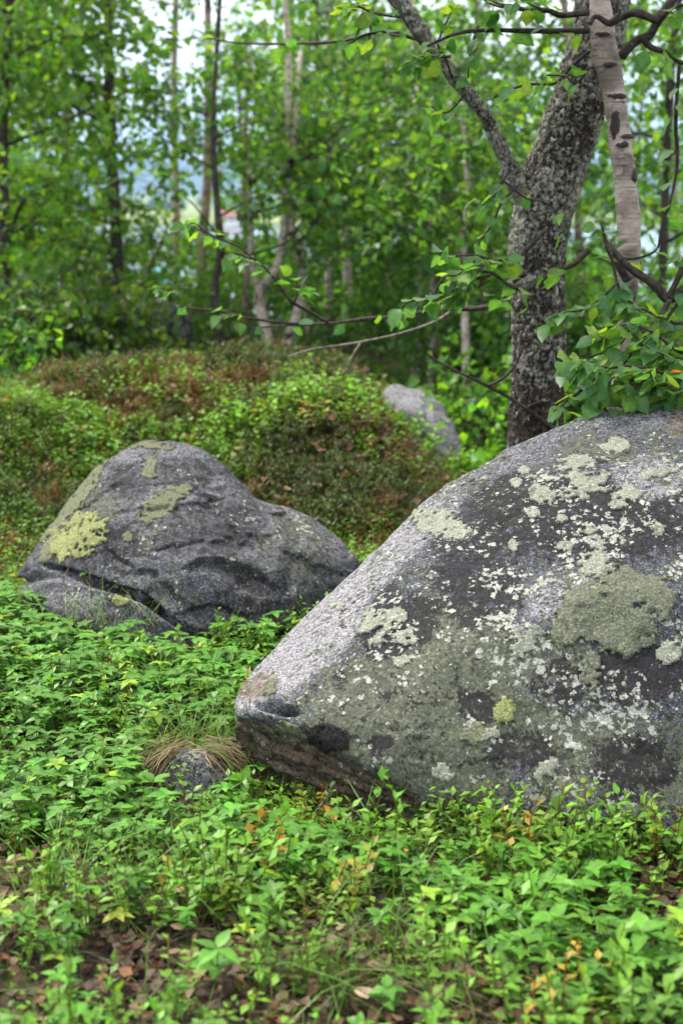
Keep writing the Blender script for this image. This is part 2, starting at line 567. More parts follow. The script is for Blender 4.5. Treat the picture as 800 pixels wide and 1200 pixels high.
def hgt(x, y):
    x = np.asarray(x, float); y = np.asarray(y, float)
    p = np.stack([x, y, np.zeros_like(x)], -1).reshape(-1, 3)
    small = (fbm(p, 1.6, 4, 3) * 0.06).reshape(x.shape)
    big = (fbm(p, 0.22, 3, 5) * 0.25).reshape(x.shape)
    r = np.hypot(x, y - 4)
    z = small + big * sstep(7, 14, r)
    # the heathy hump behind the boulders: steep front, long back to the left
    lat = np.where(x > -0.35, np.exp(-((x + 0.35) / 0.70) ** 4), np.exp(-((x + 0.35) / 2.3) ** 2))
    front = sstep(5.0, 7.1, y + 0.22 * np.sin(x * 2.1)) * (1 - 0.70 * sstep(7.4, 9.3, y))
    z = z + (0.50 + 0.085 * fbm(p, 1.9, 3, 8).reshape(x.shape)) * lat * front
    z = z + 0.05 * fbm(p, 3.3, 2, 9).reshape(x.shape) * sstep(5.2, 6.2, y) * (1 - sstep(11, 14, y))
    z = z - 0.07 * np.exp(-((x + 0.02) / 0.28) ** 2 - ((y - 3.2) / 0.25) ** 2)
    z = z + 0.10 * sstep(-0.7, -2.2, x) * sstep(3.5, 5.0, y) * (1 - sstep(6, 9, y))
    z = z + 0.16 * sstep(8.5, 11, y) * (1 - sstep(12, 17, y))
    # falls away to the lake, rises again to the far hills
    z = z - 0.085 * np.clip(y - 13, 0, 120) * sstep(11, 22, y)
    d = np.hypot(x, y)
    far = sstep(440, 480, d)
    z = np.where(d > 130, np.minimum(z, -10.0) * (1 - far) + far * (-7.6 + 9 * sstep(700, 2200, d)), z)
    hills = sstep(2300, 4300, d)
    ridge = (fbm(np.stack([x, y, 0 * x], -1).reshape(-1, 3), 1 / 1400.0, 5, 11) * 45).reshape(x.shape)
    z = z + hills * (104 + ridge)
    behind = sstep(-2, -30, y)
    z = z * (1 - behind) + behind * (small + big)
    return z


def build_ground():
    ns, rings = 320, 210
    r = 0.03 * np.exp(np.linspace(0, math.log(7500 / 0.03), rings) ** 1.0)
    r = np.concatenate([np.linspace(0.05, 6.0, 70), 6.0 * np.exp(np.linspace(0.02, math.log(7500 / 6.0), 90))])
    a = np.linspace(0, 2 * PI, ns, endpoint=False)
    R, A = np.meshgrid(r, a, indexing='ij')
    X = R * np.sin(A); Y = 4.0 + R * np.cos(A)
    Z = hgt(X, Y)
    V = np.stack([X, Y, Z], -1).reshape(-1, 3)
    V = np.concatenate([V, [[0, 4.0, float(hgt(np.array([0.0]), np.array([4.0]))[0])]]])
    i = np.arange(len(r) - 1)[:, None] * ns; j = np.arange(ns)[None, :]; jn = (j + 1) % ns
    Q = np.stack([i + j, i + ns + j, i + ns + jn, i + jn], -1).reshape(-1, 4)[:, ::-1]
    c = len(V) - 1
    T = np.stack([np.full(ns, c), np.arange(ns), (np.arange(ns) + 1) % ns], -1)[:, ::-1]
    d = np.hypot(V[:, 0], V[:, 1])
    far = 0.45 * sstep(300, 600, d) * (V[:, 1] > 0) + 0.55 * sstep(2000, 2600, d)
    me = mesh_np('ground', V, [Q, T], True, {'far': far})
    o = link('ground', me, None, M['ground'])
    return tag(o, 'dark forest floor under the plants, sloping down to a lake and far hills', 'ground', kind='structure')


ground = build_ground()


# ------------------------------------------------------------------ boulders
def hulls_to_mesh(hulls, voxel):
    bm = bmesh.new()
    for pts in hulls:
        vs = [bm.verts.new(Vector(p)) for p in pts]
        res = bmesh.ops.convex_hull(bm, input=vs)
        junk = {e for e in res['geom_interior'] + res['geom_unused'] if isinstance(e, bmesh.types.BMVert)}
        bmesh.ops.delete(bm, geom=[v for v in junk if v.is_valid], context='VERTS')
    me = bpy.data.meshes.new('hull'); bm.to_mesh(me); bm.free()
    o = bpy.data.objects.new('hull', me); COL.objects.link(o)
    m = o.modifiers.new('r', 'REMESH'); m.mode = 'VOXEL'; m.voxel_size = voxel; m.use_smooth_shade = True
    dg = bpy.context.evaluated_depsgraph_get()
    me2 = bpy.data.meshes.new_from_object(o.evaluated_get(dg))
    bpy.data.objects.remove(o); bpy.data.meshes.remove(me)
    return me2


def smooth_np(V, me, n, lam=0.5):
    E = np.empty(len(me.edges) * 2, np.int32); me.edges.foreach_get('vertices', E); E = E.reshape(-1, 2)
    a = np.concatenate([E[:, 0], E[:, 1]]); b = np.concatenate([E[:, 1], E[:, 0]])
    deg = np.bincount(a, minlength=len(V)).astype(float)[:, None]
    for _ in range(n):
        s = np.stack([np.bincount(a, V[b, k], len(V)) for k in range(3)], 1)
        V = V + lam * (s / np.maximum(deg, 1) - V)
    return V


def setco(me, V):
    me.vertices.foreach_set('co', V.astype(np.float32).ravel()); me.update()


def set_attr(me, name, a):
    t = me.attributes.get(name) or me.attributes.new(name, 'FLOAT', 'POINT')
    t.data.foreach_set('value', np.clip(a, 0, 1).astype(np.float32))


def terrace(s, soft=0.16):
    """slow rise and quick drop, period 1: split ledges"""
    f = s - np.floor(s)
    return np.where(f < 1 - soft, f / (1 - soft), 1 - sstep(1 - soft, 1.0, f))


def ell(px, py, cx, cy, rx, ry, ang=0.0):
    """1 at the middle of an ellipse on the photo, 0 on its rim, negative outside"""
    c, s = math.cos(rad(ang)), math.sin(rad(ang))
    dx, dy = px - cx, py - cy
    u, v = (dx * c + dy * s) / rx, (-dx * s + dy * c) / ry
    return 1 - np.hypot(u, v)


def face_verts(me):
    nl = len(me.loops)
    L = np.empty(nl, np.int32); me.loops.foreach_get('vertex_index', L)
    st = np.empty(len(me.polygons), np.int32); me.polygons.foreach_get('loop_start', st)
    tt = np.empty(len(me.polygons), np.int32); me.polygons.foreach_get('loop_total', tt)
    q = tt == 4
    return L[st[q][:, None] + np.arange(4)]


def lichen_patch(parent, me, V, N, px, py, front, spec, mat, thick, seed, label=None, rag=0.75, sc=36):
    """a crust lying on the boulder: the boulder's own surface inside a ragged outline, lifted into a thin cushion"""
    f = np.full(len(V), -9.0)
    for e in spec:
        f = np.maximum(f, ell(px, py, *e))
    near = np.where((f > -0.8) & front)[0]
    g = np.full(len(V), -9.0)
    Vn = V[near]
    g[near] = f[near] + rag * (0.6 * fbm(Vn, sc, 3, seed) + 0.6 * fbm(Vn, sc * 2.7, 4, seed + 5, 0.65)) + 0.12 - 0.9 * rag * sstep(0.22, 0.55, fbm(Vn, sc * 1.9, 3, seed + 21))
    F = LF[parent.name]
    keep = (g[F] > 0).all(1)
    F = F[keep]
    if len(F) < 6:
        return None
    # every island of the crust is a part of its own
    lab = np.arange(len(V))
    while True:
        new = lab.copy()
        np.minimum.at(new, F.ravel(), np.repeat(lab[F].min(1), 4))
        if (new == lab).all():
            break
        lab = new
    comp = lab[F[:, 0]]
    u, cnt = np.unique(comp, return_counts=True)
    first_o = None
    for c_ in u[np.argsort(-cnt)]:
        Fi = F[comp == c_]
        if len(Fi) < (14 if first_o else 1) or (first_o and len(Fi) < 0.02 * cnt.max()):
            continue
        o = _crust(parent, Fi, V, N, g, thick, mat, seed)
        if first_o is None:
            first_o = o
            if label:
                o['label'] = label
    return first_o


def _crust(parent, F, V, N, g, thick, mat, seed):
    ids, inv = np.unique(F.ravel(), return_inverse=True)
    lift = thick * sstep(0.0, 0.14, g[ids]) + 0.0006 + thick * 0.35 * fbm(V[ids], 120, 2, seed + 9) * sstep(0.02, 0.2, g[ids])
    P = V[ids] + N[ids] * lift[:, None]
    Fq = inv.reshape(-1, 4)
    # a skirt down into the stone along the outline
    ed = np.concatenate([Fq[:, [0, 1]], Fq[:, [1, 2]], Fq[:, [2, 3]], Fq[:, [3, 0]]])
    key = np.sort(ed, 1); kk = key[:, 0].astype(np.int64) * len(ids) + key[:, 1]
    u, first, cnt = np.unique(kk, return_index=True, return_counts=True)
    be = ed[first[cnt == 1]]
    low = V[ids] - N[ids] * 0.004
    n = len(P)
    SK = np.stack([be[:, 1], be[:, 0], be[:, 0] + n, be[:, 1] + n], 1)
    rim = 1 - sstep(0.0, 0.16, g[ids])
    m2 = mesh_np('lichen_patch', np.concatenate([P, low]), [Fq, SK], True, {'rim': np.concatenate([rim, rim])})
    return link('lichen_patch', m2, parent, mat)


LF = {}
BVH = {}


def finish_rock(name, me, V, mat, label, group='lichened boulders'):
    setco(me, V)
    me.polygons.foreach_set('use_smooth', np.ones(len(me.polygons), bool)); me.update()
    o = link(name, me, None, mat)
    tag(o, label, 'boulder', group)
    LF[o.name] = face_verts(me)
    return o


def bvh_of(V, F):
    return BVHTree.FromPolygons([tuple(v) for v in V], [tuple(map(int, f)) for f in F])


def W(*a):
    return np.array(a, float)


# --- the big boulder
big_pts = [
    # nose and left slope silhouette
    at(271, 823, 3.28), at(272, 842, 3.26), at(276, 806, 3.32), at(292, 786, 3.38), at(330, 742, 3.46), at(378, 700, 3.55), at(420, 658, 3.62),
    at(470, 611, 3.70), at(520, 571, 3.78), at(590, 526, 3.90), at(650, 499, 3.97), at(700, 478, 4.02), at(760, 466, 4.05),
    at(830, 462, 4.02), at(900, 478, 3.95), at(1000, 560, 3.75), at(1080, 700, 3.5), at(1110, 880, 3.25),
    # front face
    at(300, 832, 3.16), at(345, 850, 3.075), at(400, 770, 3.20), at(470, 690, 3.36), at(540, 625, 3.50), at(620, 575, 3.60), at(720, 545, 3.64), at(830, 535, 3.62), at(930, 580, 3.5),
    at(470, 850, 3.02), at(560, 750, 3.14), at(700, 700, 3.20), at(820, 690, 3.22), at(960, 720, 3.2),
        at(400, 884, 3.03), at(450, 908, 2.99), at(490, 933, 2.972), at(284, 866, 3.34), at(296, 900, 3.36), at(312, 938, 3.32), at(380, 958, 3.22), at(440, 958, 3.12), at(500, 948, 2.965), at(600, 955, 2.945), at(700, 968, 2.915), at(800, 990, 2.87), at(900, 1000, 2.86), at(1040, 985, 2.95),
    # foot and back
    W(0.22, 3.12, -0.2), W(0.6, 3.02, -0.2), W(1.2, 2.95, -0.2), W(-0.02, 3.6, -0.15), W(-0.02, 3.9, 0.05),
    W(0.15, 4.4, -0.15), W(0.75, 4.8, -0.15), W(1.5, 4.7, -0.15), W(1.75, 3.6, -0.15),
    W(0.35, 4.3, 0.45), W(0.75, 4.55, 0.55), W(1.3, 4.5, 0.55),
]
me = hulls_to_mesh([big_pts], 0.0064)
V = mesh_arrays(me)
V = smooth_np(V, me, 26)
setco(me, V)
N = vnormals(me)
px, py = proj(V)
# broad facets and chips
f1, f2, cid, vec = worley(V + 0.05 * np.stack([vnoise(V, 6, s) for s in (1, 2, 3)], 1), 3.2, 21)
tilt = np.stack([np.sin(cid * 91.7), np.cos(cid * 57.3), np.sin(cid * 33.1 + 1)], 1)
disp = 0.016 * fbm(V, 2.6, 4, 31)
disp += 0.0055 * fbm(V, 14, 4, 33, 0.6) - 0.004 * sstep(0.45, 0.8, fbm(V, 9, 4, 35, ridged=True))
# the underside below the front edge is undercut, rough and layered
edge_x = np.array([262, 272, 300, 345, 400, 450, 490, 530, 560]); edge_y = np.array([815, 838, 842, 852, 886, 910, 935, 952, 958])
below = py - np.interp(px, edge_x, edge_y)
front = (N * (V - np.array([0, 0, CAM_H]))).sum(1) < 0
under = sstep(-3, 30, below) * (px < 560) * sstep(560, 480, px)
disp -= 0.035 * under * front
disp += under * (0.014 * fbm(V * np.array([1, 1, 3.2]), 10, 4, 41, 0.6, ridged=True) + 0.016 * terrace(V[:, 2] * 17 + V[:, 0] * 5 + 1.2 * fbm(V, 5, 3, 42)))
# the chipped notch under the nose
d_not = ell(px, py, 322, 829, 30, 9, 8)
disp -= 0.05 * sstep(0.0, 0.35, d_not) * front
d_lip = ell(px, py, 318, 813, 26, 7, 8)
disp += 0.010 * sstep(0.0, 0.6, d_lip) * front
# hairline cracks
crk = np.abs(np.sin(0.6) * (px - 520) - np.cos(0.6) * (py - 575) + 14 * fbm(V, 5, 3, 45))
disp -= 0.004 * sstep(5, 0, crk) * front * sstep(640, 560, px)
V = V + N * disp[:, None]
big = finish_rock('boulder', me, V, M['rock'], 'huge boulder blotched with black, white and olive lichen, with a sharp overhanging nose')
N = vnormals(me); px, py = proj(V)
front = (N * (V - np.array([0, 0, CAM_H]))).sum(1) < 0


def field(specs, base=0.0, lo=-0.15, hi=0.5):
    f = np.zeros(len(V))
    for sp in specs:
        f = np.maximum(f, sp[0] * sstep(lo, hi, ell(px, py, *sp[1:])))
    f = f * front
    return np.maximum(f, base)


back = (~front).astype(float)
gen1 = 0.5 + 0.9 * fbm(V, 2.6, 3, 51); gen2 = 0.5 + 0.9 * fbm(V, 3.4, 3, 53); gen3 = 0.5 + 0.9 * fbm(V, 3.0, 3, 57)
# bare stone along the upper left slope and nose, painted paler where light falls
line = np.interp(px, [270, 330, 400, 440, 500, 560, 640, 720, 800], [845, 830, 765, 705, 640, 590, 545, 520, 505])
pale = sstep(28, -26, py - line + 16 * fbm(V, 7, 3, 61)) * (0.98 - 0.50 * sstep(380, 620, px))
pale = np.maximum(pale, field([(0.62, 655, 700, 60, 42, -15), (0.75, 610, 765, 45, 40), (0.7, 640, 930, 80, 22), (0.7, 760, 560, 60, 40), (0.6, 545, 915, 50, 25)]))
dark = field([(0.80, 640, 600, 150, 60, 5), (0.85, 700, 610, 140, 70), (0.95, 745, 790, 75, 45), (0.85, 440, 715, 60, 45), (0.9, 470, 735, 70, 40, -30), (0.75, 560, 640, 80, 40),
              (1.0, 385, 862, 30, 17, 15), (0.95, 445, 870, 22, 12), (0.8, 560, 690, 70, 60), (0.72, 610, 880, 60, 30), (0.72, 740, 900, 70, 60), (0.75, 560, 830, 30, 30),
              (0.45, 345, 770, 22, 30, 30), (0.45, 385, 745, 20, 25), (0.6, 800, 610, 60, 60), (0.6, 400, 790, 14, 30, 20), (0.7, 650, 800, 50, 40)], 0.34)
olive = field([(1.0, 470, 835, 135, 85, -8), (1.05, 500, 900, 120, 50, 10), (0.9, 590, 850, 90, 60), (0.75, 700, 890, 110, 60), (0.9, 560, 770, 60, 60), (0.8, 640, 770, 60, 40),
               (0.75, 780, 900, 60, 70), (0.55, 600, 590, 60, 30), (0.75, 520, 740, 60, 50), (0.5, 700, 525, 60, 25)], 0.16)
white = field([(0.62, 690, 590, 130, 80), (0.68, 690, 660, 50, 50), (0.66, 600, 680, 70, 30), (0.6, 780, 560, 40, 40), (0.70, 460, 740, 45, 60), (0.66, 600, 760, 80, 60, 20), (0.60, 630, 930, 90, 40),
               (0.62, 700, 830, 120, 80), (0.66, 790, 700, 40, 70), (0.55, 540, 640, 60, 30), (0.58, 420, 730, 50, 40)], 0.34) - 0.23
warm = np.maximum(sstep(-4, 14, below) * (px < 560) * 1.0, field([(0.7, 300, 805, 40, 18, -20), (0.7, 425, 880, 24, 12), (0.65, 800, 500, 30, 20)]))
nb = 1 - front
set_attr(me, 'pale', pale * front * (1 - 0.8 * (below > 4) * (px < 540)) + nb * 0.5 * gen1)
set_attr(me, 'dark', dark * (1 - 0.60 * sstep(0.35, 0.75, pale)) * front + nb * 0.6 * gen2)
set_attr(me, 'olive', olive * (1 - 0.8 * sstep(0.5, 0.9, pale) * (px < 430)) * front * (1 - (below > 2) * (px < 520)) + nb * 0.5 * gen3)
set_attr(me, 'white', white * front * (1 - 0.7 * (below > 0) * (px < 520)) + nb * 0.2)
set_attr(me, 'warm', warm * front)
P_ = lambda spec, mat, th, seed, label=None, rag=0.8, sc=38: lichen_patch(big, me, V, N, px, py, front, spec, M[mat], th, seed, label, rag, sc)
P_([(706, 726, 58, 38, -12), (740, 690, 46, 22, 8), (676, 738, 36, 18, -20), (778, 706, 12, 26), (735, 745, 30, 22)], 'lichen_olive', 0.007, 1, 'wide olive grey lichen cushion with a pale yellowish rim', 0.5, 24)
P_([(515, 613, 36, 17, 18), (498, 606, 16, 9), (536, 622, 14, 9)], 'lichen_white', 0.004, 2, 'whitish lichen patch on the upper slope')
P_([(450, 729, 30, 15, -14), (474, 746, 17, 13, 50), (442, 748, 14, 8, -35), (470, 774, 13, 8, -20)], 'lichen_white', 0.003, 3, 'broken crescent of whitish lichen', 0.85)
P_([(721, 522, 16, 10)], 'lichen_white', 0.004, 4, None, 0.4)
P_([(676, 543, 26, 9, -8)], 'lichen_white', 0.003, 5)
P_([(634, 580, 16, 12, 10), (626, 603, 8, 6)], 'lichen_white', 0.004, 6, None, 0.5)
P_([(686, 565, 26, 12, 20), (672, 580, 18, 10), (734, 578, 24, 12), (722, 592, 14, 6), (700, 560, 16, 8)], 'lichen_white', 0.004, 7, 'broken cluster of whitish lichen', 0.8, 34)
P_([(700, 640, 10, 12), (698, 664, 20, 18), (690, 622, 10, 5)], 'lichen_white', 0.0035, 8, None, 0.8, 36)
P_([(614, 551, 8, 6)], 'lichen_white', 0.003, 9, None, 0.4)
P_([(604, 566, 8, 6)], 'lichen_white', 0.003, 10, None, 0.4)
P_([(770, 554, 22, 7, -10)], 'lichen_white', 0.003, 11, None, 0.7)
P_([(660, 608, 10, 5)], 'lichen_white', 0.003, 12, None, 0.6)
P_([(770, 620, 9, 8)], 'lichen_white', 0.003, 13, None, 0.6)
P_([(396, 710, 10, 6)], 'lichen_white', 0.003, 14, None, 0.5)
P_([(590, 833, 13, 17, 10)], 'lichen_yellow', 0.003, 15, 'yellow green lichen blotch in the olive crust', 0.5)
P_([(555, 860, 16, 14, -30)], 'lichen_dull', 0.003, 16, None, 0.5)
P_([(340, 856, 16, 9, 25), (352, 866, 10, 6)], 'lichen_dull', 0.003, 17, 'yellowish lichen beside the notch of the nose', 0.6)
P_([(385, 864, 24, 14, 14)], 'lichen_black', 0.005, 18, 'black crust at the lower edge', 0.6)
P_([(318, 806, 8, 10)], 'lichen_dull', 0.003, 19, None, 0.5)
P_([(690, 785, 13, 24, 4)], 'lichen_olive', 0.004, 20, None, 0.5)
P_([(610, 755, 22, 16, 20), (625, 742, 12, 8)], 'lichen_white', 0.003, 21, None, 0.8, 36)
P_([(785, 765, 16, 14), (775, 700, 10, 16)], 'lichen_white', 0.003, 22, None, 0.8, 36)
P_([(660, 640, 12, 6), (600, 640, 8, 6)], 'lichen_white', 0.003, 23, None, 0.8, 40)
P_([(575, 862, 12, 9), (520, 905, 16, 10)], 'lichen_white', 0.003, 24, None, 0.8, 40)
P_([(640, 905, 14, 20, 30)], 'lichen_white', 0.003, 25, None, 0.8, 40)
BVH['big'] = bvh_of(V, LF[big.name][:, :])

# --- the second boulder, on a split-off slab
up_pts = [
    at(16, 674, 4.66), at(42, 648, 4.72), at(56, 624, 4.78), at(80, 588, 4.86), at(112, 550, 4.95), at(142, 526, 5.0), at(168, 515, 5.02), at(200, 515, 5.02), at(228, 521, 5.0),
    at(258, 542, 4.98), at(288, 570, 4.96), at(312, 598, 4.92),
    at(75, 664, 4.54), at(120, 678, 4.45), at(165, 690, 4.37), at(205, 722, 4.33), at(255, 747, 4.30), at(300, 742, 4.33), at(338, 700, 4.46), at(346, 650, 4.60),
    at(110, 620, 4.58), at(160, 600, 4.60), at(230, 600, 4.62), at(290, 640, 4.54), at(250, 668, 4.38), at(180, 560, 4.80),
    W(-0.75, 4.75, 0.0), W(-0.45, 4.42, -0.1), W(-0.2, 4.5, -0.1), W(-0.2, 5.3, 0.05), W(-0.6, 5.5, 0.2), W(-0.95, 5.3, 0.2), W(-0.55, 5.35, 0.42),
]
shoulder_pts = [
    at(225, 590, 4.68), at(240, 640, 4.52), at(260, 690, 4.37), at(285, 740, 4.31), at(270, 575, 4.9), at(318, 590, 4.93), at(340, 596, 4.92), at(370, 610, 4.90), at(402, 636, 4.85), at(421, 656, 4.78), at(415, 682, 4.66), at(392, 700, 4.58), at(330, 742, 4.36),
    at(348, 640, 4.60), at(380, 655, 4.66), at(310, 700, 4.38), at(345, 700, 4.44), W(-0.3, 4.5, -0.1), W(-0.1, 4.5, -0.1), W(0.04, 4.85, -0.1), W(-0.08, 5.3, 0.1), W(-0.4, 5.3, 0.1), W(-0.2, 5.2, 0.22),
]
low_pts = [
    at(20, 690, 4.66), at(36, 682, 4.66), at(62, 680, 4.50), at(120, 692, 4.40), at(165, 703, 4.335), at(205, 732, 4.29), at(256, 762, 4.245), at(250, 772, 4.24),
    at(160, 750, 4.29), at(60, 722, 4.43), at(20, 700, 4.58), W(-1.0, 4.7, -0.1), W(-0.42, 4.22, -0.15), W(-0.4, 4.6, -0.1), W(-0.9, 4.95, 0.0), W(-0.95, 4.9, 0.12), W(-0.5, 4.6, 0.05),
]
me = hulls_to_mesh([up_pts, shoulder_pts, low_pts], 0.006)
V = mesh_arrays(me)
V = smooth_np(V, me, 5)
setco(me, V); N = vnormals(me); px, py = proj(V)
front = (N * (V - np.array([0, 0, CAM_H]))).sum(1) < 0
f1, f2, cid, vec = worley(V + 0.05 * np.stack([vnoise(V, 6, s) for s in (4, 5, 6)], 1), 4.2, 61)
tilt = np.stack([np.sin(cid * 71.7), np.cos(cid * 47.3), np.sin(cid * 23.1 + 1)], 1)
disp = 0.012 * fbm(V, 3.0, 3, 71)
disp += 0.006 * fbm(V, 12, 5, 73, 0.62) - 0.004 * sstep(0.4, 0.8, fbm(V, 8, 4, 75, ridged=True))
wob = 9 * fbm(V, 9, 3, 77) + 5 * fbm(V, 30, 3, 76)
# arched ledge with a hollow under it
arch = np.interp(px, [185, 205, 235, 262, 290, 312, 330], [690, 668, 655, 655, 664, 676, 694]) + wob * 0.5
da = py - arch
inx = sstep(205, 250, px) * sstep(330, 306, px)
disp -= 0.032 * sstep(-1.0, 1.2, da) * sstep(40, 0, da) * inx * front
disp += 0.008 * sstep(-26, -4, da) * sstep(2, -2, da) * inx * front
led = np.interp(px, [190, 240, 300, 340], [722, 708, 722, 726]) + wob * 0.8
dl = py - led
disp -= 0.020 * sstep(-1.0, 1.2, dl) * sstep(22, 0, dl) * sstep(190, 225, px) * sstep(318, 270, px) * front
# upper body's overhang above the slab
ov = np.interp(px, [30, 75, 120, 165, 205, 256], [655, 668, 683, 698, 727, 756])
dv = py - ov
disp -= 0.07 * sstep(-5, 0, dv) * sstep(9, 1, dv) * sstep(40, 80, px) * sstep(262, 240, px) * front
# right shoulder: a change of plane with a shallow scoop
shl = np.interp(py, [590, 620, 660, 700], [318, 350, 346, 330])
disp -= 0.012 * sstep(-22, 0, px - shl) * sstep(16, 0, px - shl) * (py > 600) * front
# more split ledges and chipped steps across the face
for (x0, y0, x1, y1, dep, wid) in ((120, 645, 215, 700, 0.016, 26), (150, 600, 260, 585, 0.010, 30), (225, 560, 300, 640, 0.010, 30), (330, 640, 410, 672, 0.012, 24), (90, 600, 140, 560, 0.008, 24), (180, 640, 330, 625, 0.008, 34)):
    ux, uy = x1 - x0, y1 - y0; ln = math.hypot(ux, uy); ux /= ln; uy /= ln
    sx = (px - x0) * ux + (py - y0) * uy
    dn = -(px - x0) * uy + (py - y0) * ux + wob * 1.1 + 7 * fbm(V, 14, 3, int(x0))
    dn = dn if uy * 0 + ux > 0 else -dn
    disp -= dep * sstep(-1.2, 1.2, dn) * sstep(wid, 0, dn) * sstep(-10, 14, sx) * sstep(ln + 10, ln - 14, sx) * front
V = V + N * disp[:, None]
rock2 = finish_rock('boulder', me, V, M['rock2'], 'humped dark grey boulder split along a crack, yellow green lichen on its left shoulder')
N = vnormals(me); px, py = proj(V)
front = (N * (V - np.array([0, 0, CAM_H]))).sum(1) < 0
gen1 = 0.5 + 0.9 * fbm(V, 2.6, 3, 81); gen2 = 0.5 + 0.9 * fbm(V, 3.4, 3, 83)
set_attr(me, 'pale', np.maximum(np.maximum(field([(0.42, 190, 545, 80, 30), (0.6, 90, 705, 60, 22, 12), (0.55, 380, 640, 40, 40), (0.8, 350, 600, 40, 10, 25), (0.6, 190, 715, 60, 20, 25)]), 0.55 * sstep(0.6, 0.9, N[:, 2])), 0.06) * front + (~front) * 0.4 * gen1)  # up-facing stone and ledge tops painted paler to look lit
set_attr(me, 'dark', field([(0.6, 130, 640, 50, 40), (0.6, 250, 620, 90, 50), (0.55, 300, 700, 60, 40), (0.55, 215, 555, 60, 30), (0.6, 150, 565, 40, 30)], 0.38))
set_attr(me, 'olive', field([(0.5, 110, 590, 40, 40), (0.42, 340, 640, 50, 50)], 0.12))
set_attr(me, 'white', field([(0.2, 330, 610, 60, 40), (0.2, 110, 700, 60, 30)], 0.0))
set_attr(me, 'warm', field([(0.5, 330, 730, 50, 20)], 0.08))
P2 = lambda spec, mat, th, seed, label=None, rag=0.7, sc=32: lichen_patch(rock2, me, V, N, px, py, front, spec, M[mat], th, seed, label, rag, sc)
P2([(92, 628, 36, 22, -20), (108, 615, 16, 14), (70, 640, 18, 12)], 'lichen_yellow', 0.005, 41, 'bright yellow green lichen patch', 0.9)
P2([(96, 578, 52, 9, -54), (60, 640, 26, 8, -58), (66, 612, 30, 8, -56)], 'lichen_dull', 0.004, 42, 'dull yellowish lichen down the shoulder', 0.7)
P2([(186, 592, 28, 13, -34), (206, 577, 18, 9, -10), (172, 604, 12, 9)], 'lichen_dull', 0.004, 43, 'pale greenish lichen patch in the middle of the face', 0.7)
P2([(150, 630, 7, 6)], 'lichen_dull', 0.003, 44, None, 0.4)
P2([(176, 552, 8, 12, 10), (178, 540, 10, 5)], 'lichen_dull', 0.003, 45, None, 0.7)
P2([(142, 702, 10, 8)], 'lichen_yellow', 0.003, 46, None, 0.5)
P2([(175, 522, 36, 5, 2)], 'lichen_dull', 0.003, 47, None, 0.8)
BVH['rock2'] = bvh_of(V, LF[rock2.name])


# --- small stones
def small_rock(cx, cy, cz, sx, sy, sz, seed, mat, label, rough=1.0, voxel=0.012, group='lichened boulders', name='boulder'):
    rng = np.random.default_rng(seed)
    u = rng.normal(size=(60, 3)); u /= np.linalg.norm(u, axis=1)[:, None]
    pts = u * np.array([sx, sy, sz]) * rng.uniform(0.86, 1.0, (60, 1)) + np.array([cx, cy, cz])
    me_ = hulls_to_mesh([pts], voxel)
    V_ = smooth_np(mesh_arrays(me_), me_, 6); setco(me_, V_); N_ = vnormals(me_)
    s = max(sx, sz)
    V_ = V_ + N_ * (rough * s * (0.05 * fbm(V_, 1.6 / s, 4, seed) + 0.02 * fbm(V_, 6 / s, 3, seed + 3)))[:, None]
    o_ = finish_rock(name, me_, V_, mat, label, group)
    for a_, b_ in (('pale', 0.62), ('dark', 0.25), ('olive', 0.12), ('white', 0.36), ('warm', 0.05)):
        set_attr(me_, a_, b_ + 0.25 * fbm(V_, 2.0 / s, 3, seed + 11))
    return o_, me_, V_


c = at(226, 912, 3.30)
stone, me_, V_ = small_rock(c[0], c[1] + 0.02, c[2] - 0.01, 0.105, 0.10, 0.092, 5, M['rock2'], 'small half buried grey stone under a cap of dead grass', 0.8, 0.006)
BVH['stone'] = bvh_of(V_, LF[stone.name])
KD = 0.35
_at = at
at = lambda a_, b_, y_: _at(a_, b_ + 9, y_ - KD)
kp = [at(452, 446, 7.5), at(462, 440, 7.6), at(480, 439, 7.65), at(500, 446, 7.65), at(518, 464, 7.6), at(534, 490, 7.5), at(546, 520, 7.4), at(550, 545, 7.35), at(430, 470, 7.4), at(455, 470, 7.3), at(485, 470, 7.28), at(510, 500, 7.25),
      at(480, 560, 7.2), at(430, 560, 7.3), at(530, 560, 7.25), at(460, 460, 8.2), at(510, 480, 8.2), at(545, 545, 8.0), at(430, 540, 8.1)]
at = _at
me_ = hulls_to_mesh([kp], 0.013)
V_ = smooth_np(mesh_arrays(me_), me_, 7); setco(me_, V_); N_ = vnormals(me_)
V_ = V_ + N_ * (0.034 * fbm(V_, 4, 4, 8) + 0.012 * fbm(V_, 16, 4, 9, 0.6) - 0.014 * sstep(0.4, 0.8, fbm(V_, 5, 3, 10, ridged=True)))[:, None]
knoll_rock = finish_rock('boulder', me_, V_, M['rock'], 'pale blue grey slab of rock half sunk in plants behind the heathy hump')
for a_, b_ in (('olive', 0.05), ('warm', 0.02)):
    set_attr(me_, a_, b_ + 0 * V_[:, 0])
set_attr(me_, 'pale', 0.95 + 0 * V_[:, 0]); set_attr(me_, 'dark', 0.12 + 0 * V_[:, 0]); set_attr(me_, 'white', 0.25 + 0 * V_[:, 0])
BVH['knoll'] = bvh_of(V_, LF[knoll_rock.name])
c = at(188, 384, 10.2)
far_rock, me_, V_ = small_rock(c[0], c[1], c[2], 0.26, 0.25, 0.24, 12, M['rock2'], 'dark grey rock lying among the brush under the trees', 1.0, 0.02)
set_attr(me_, 'pale', 0.1 + 0 * V_[:, 0]); set_attr(me_, 'dark', 0.5 + 0 * V_[:, 0])
BVH['far'] = bvh_of(V_, LF[far_rock.name])


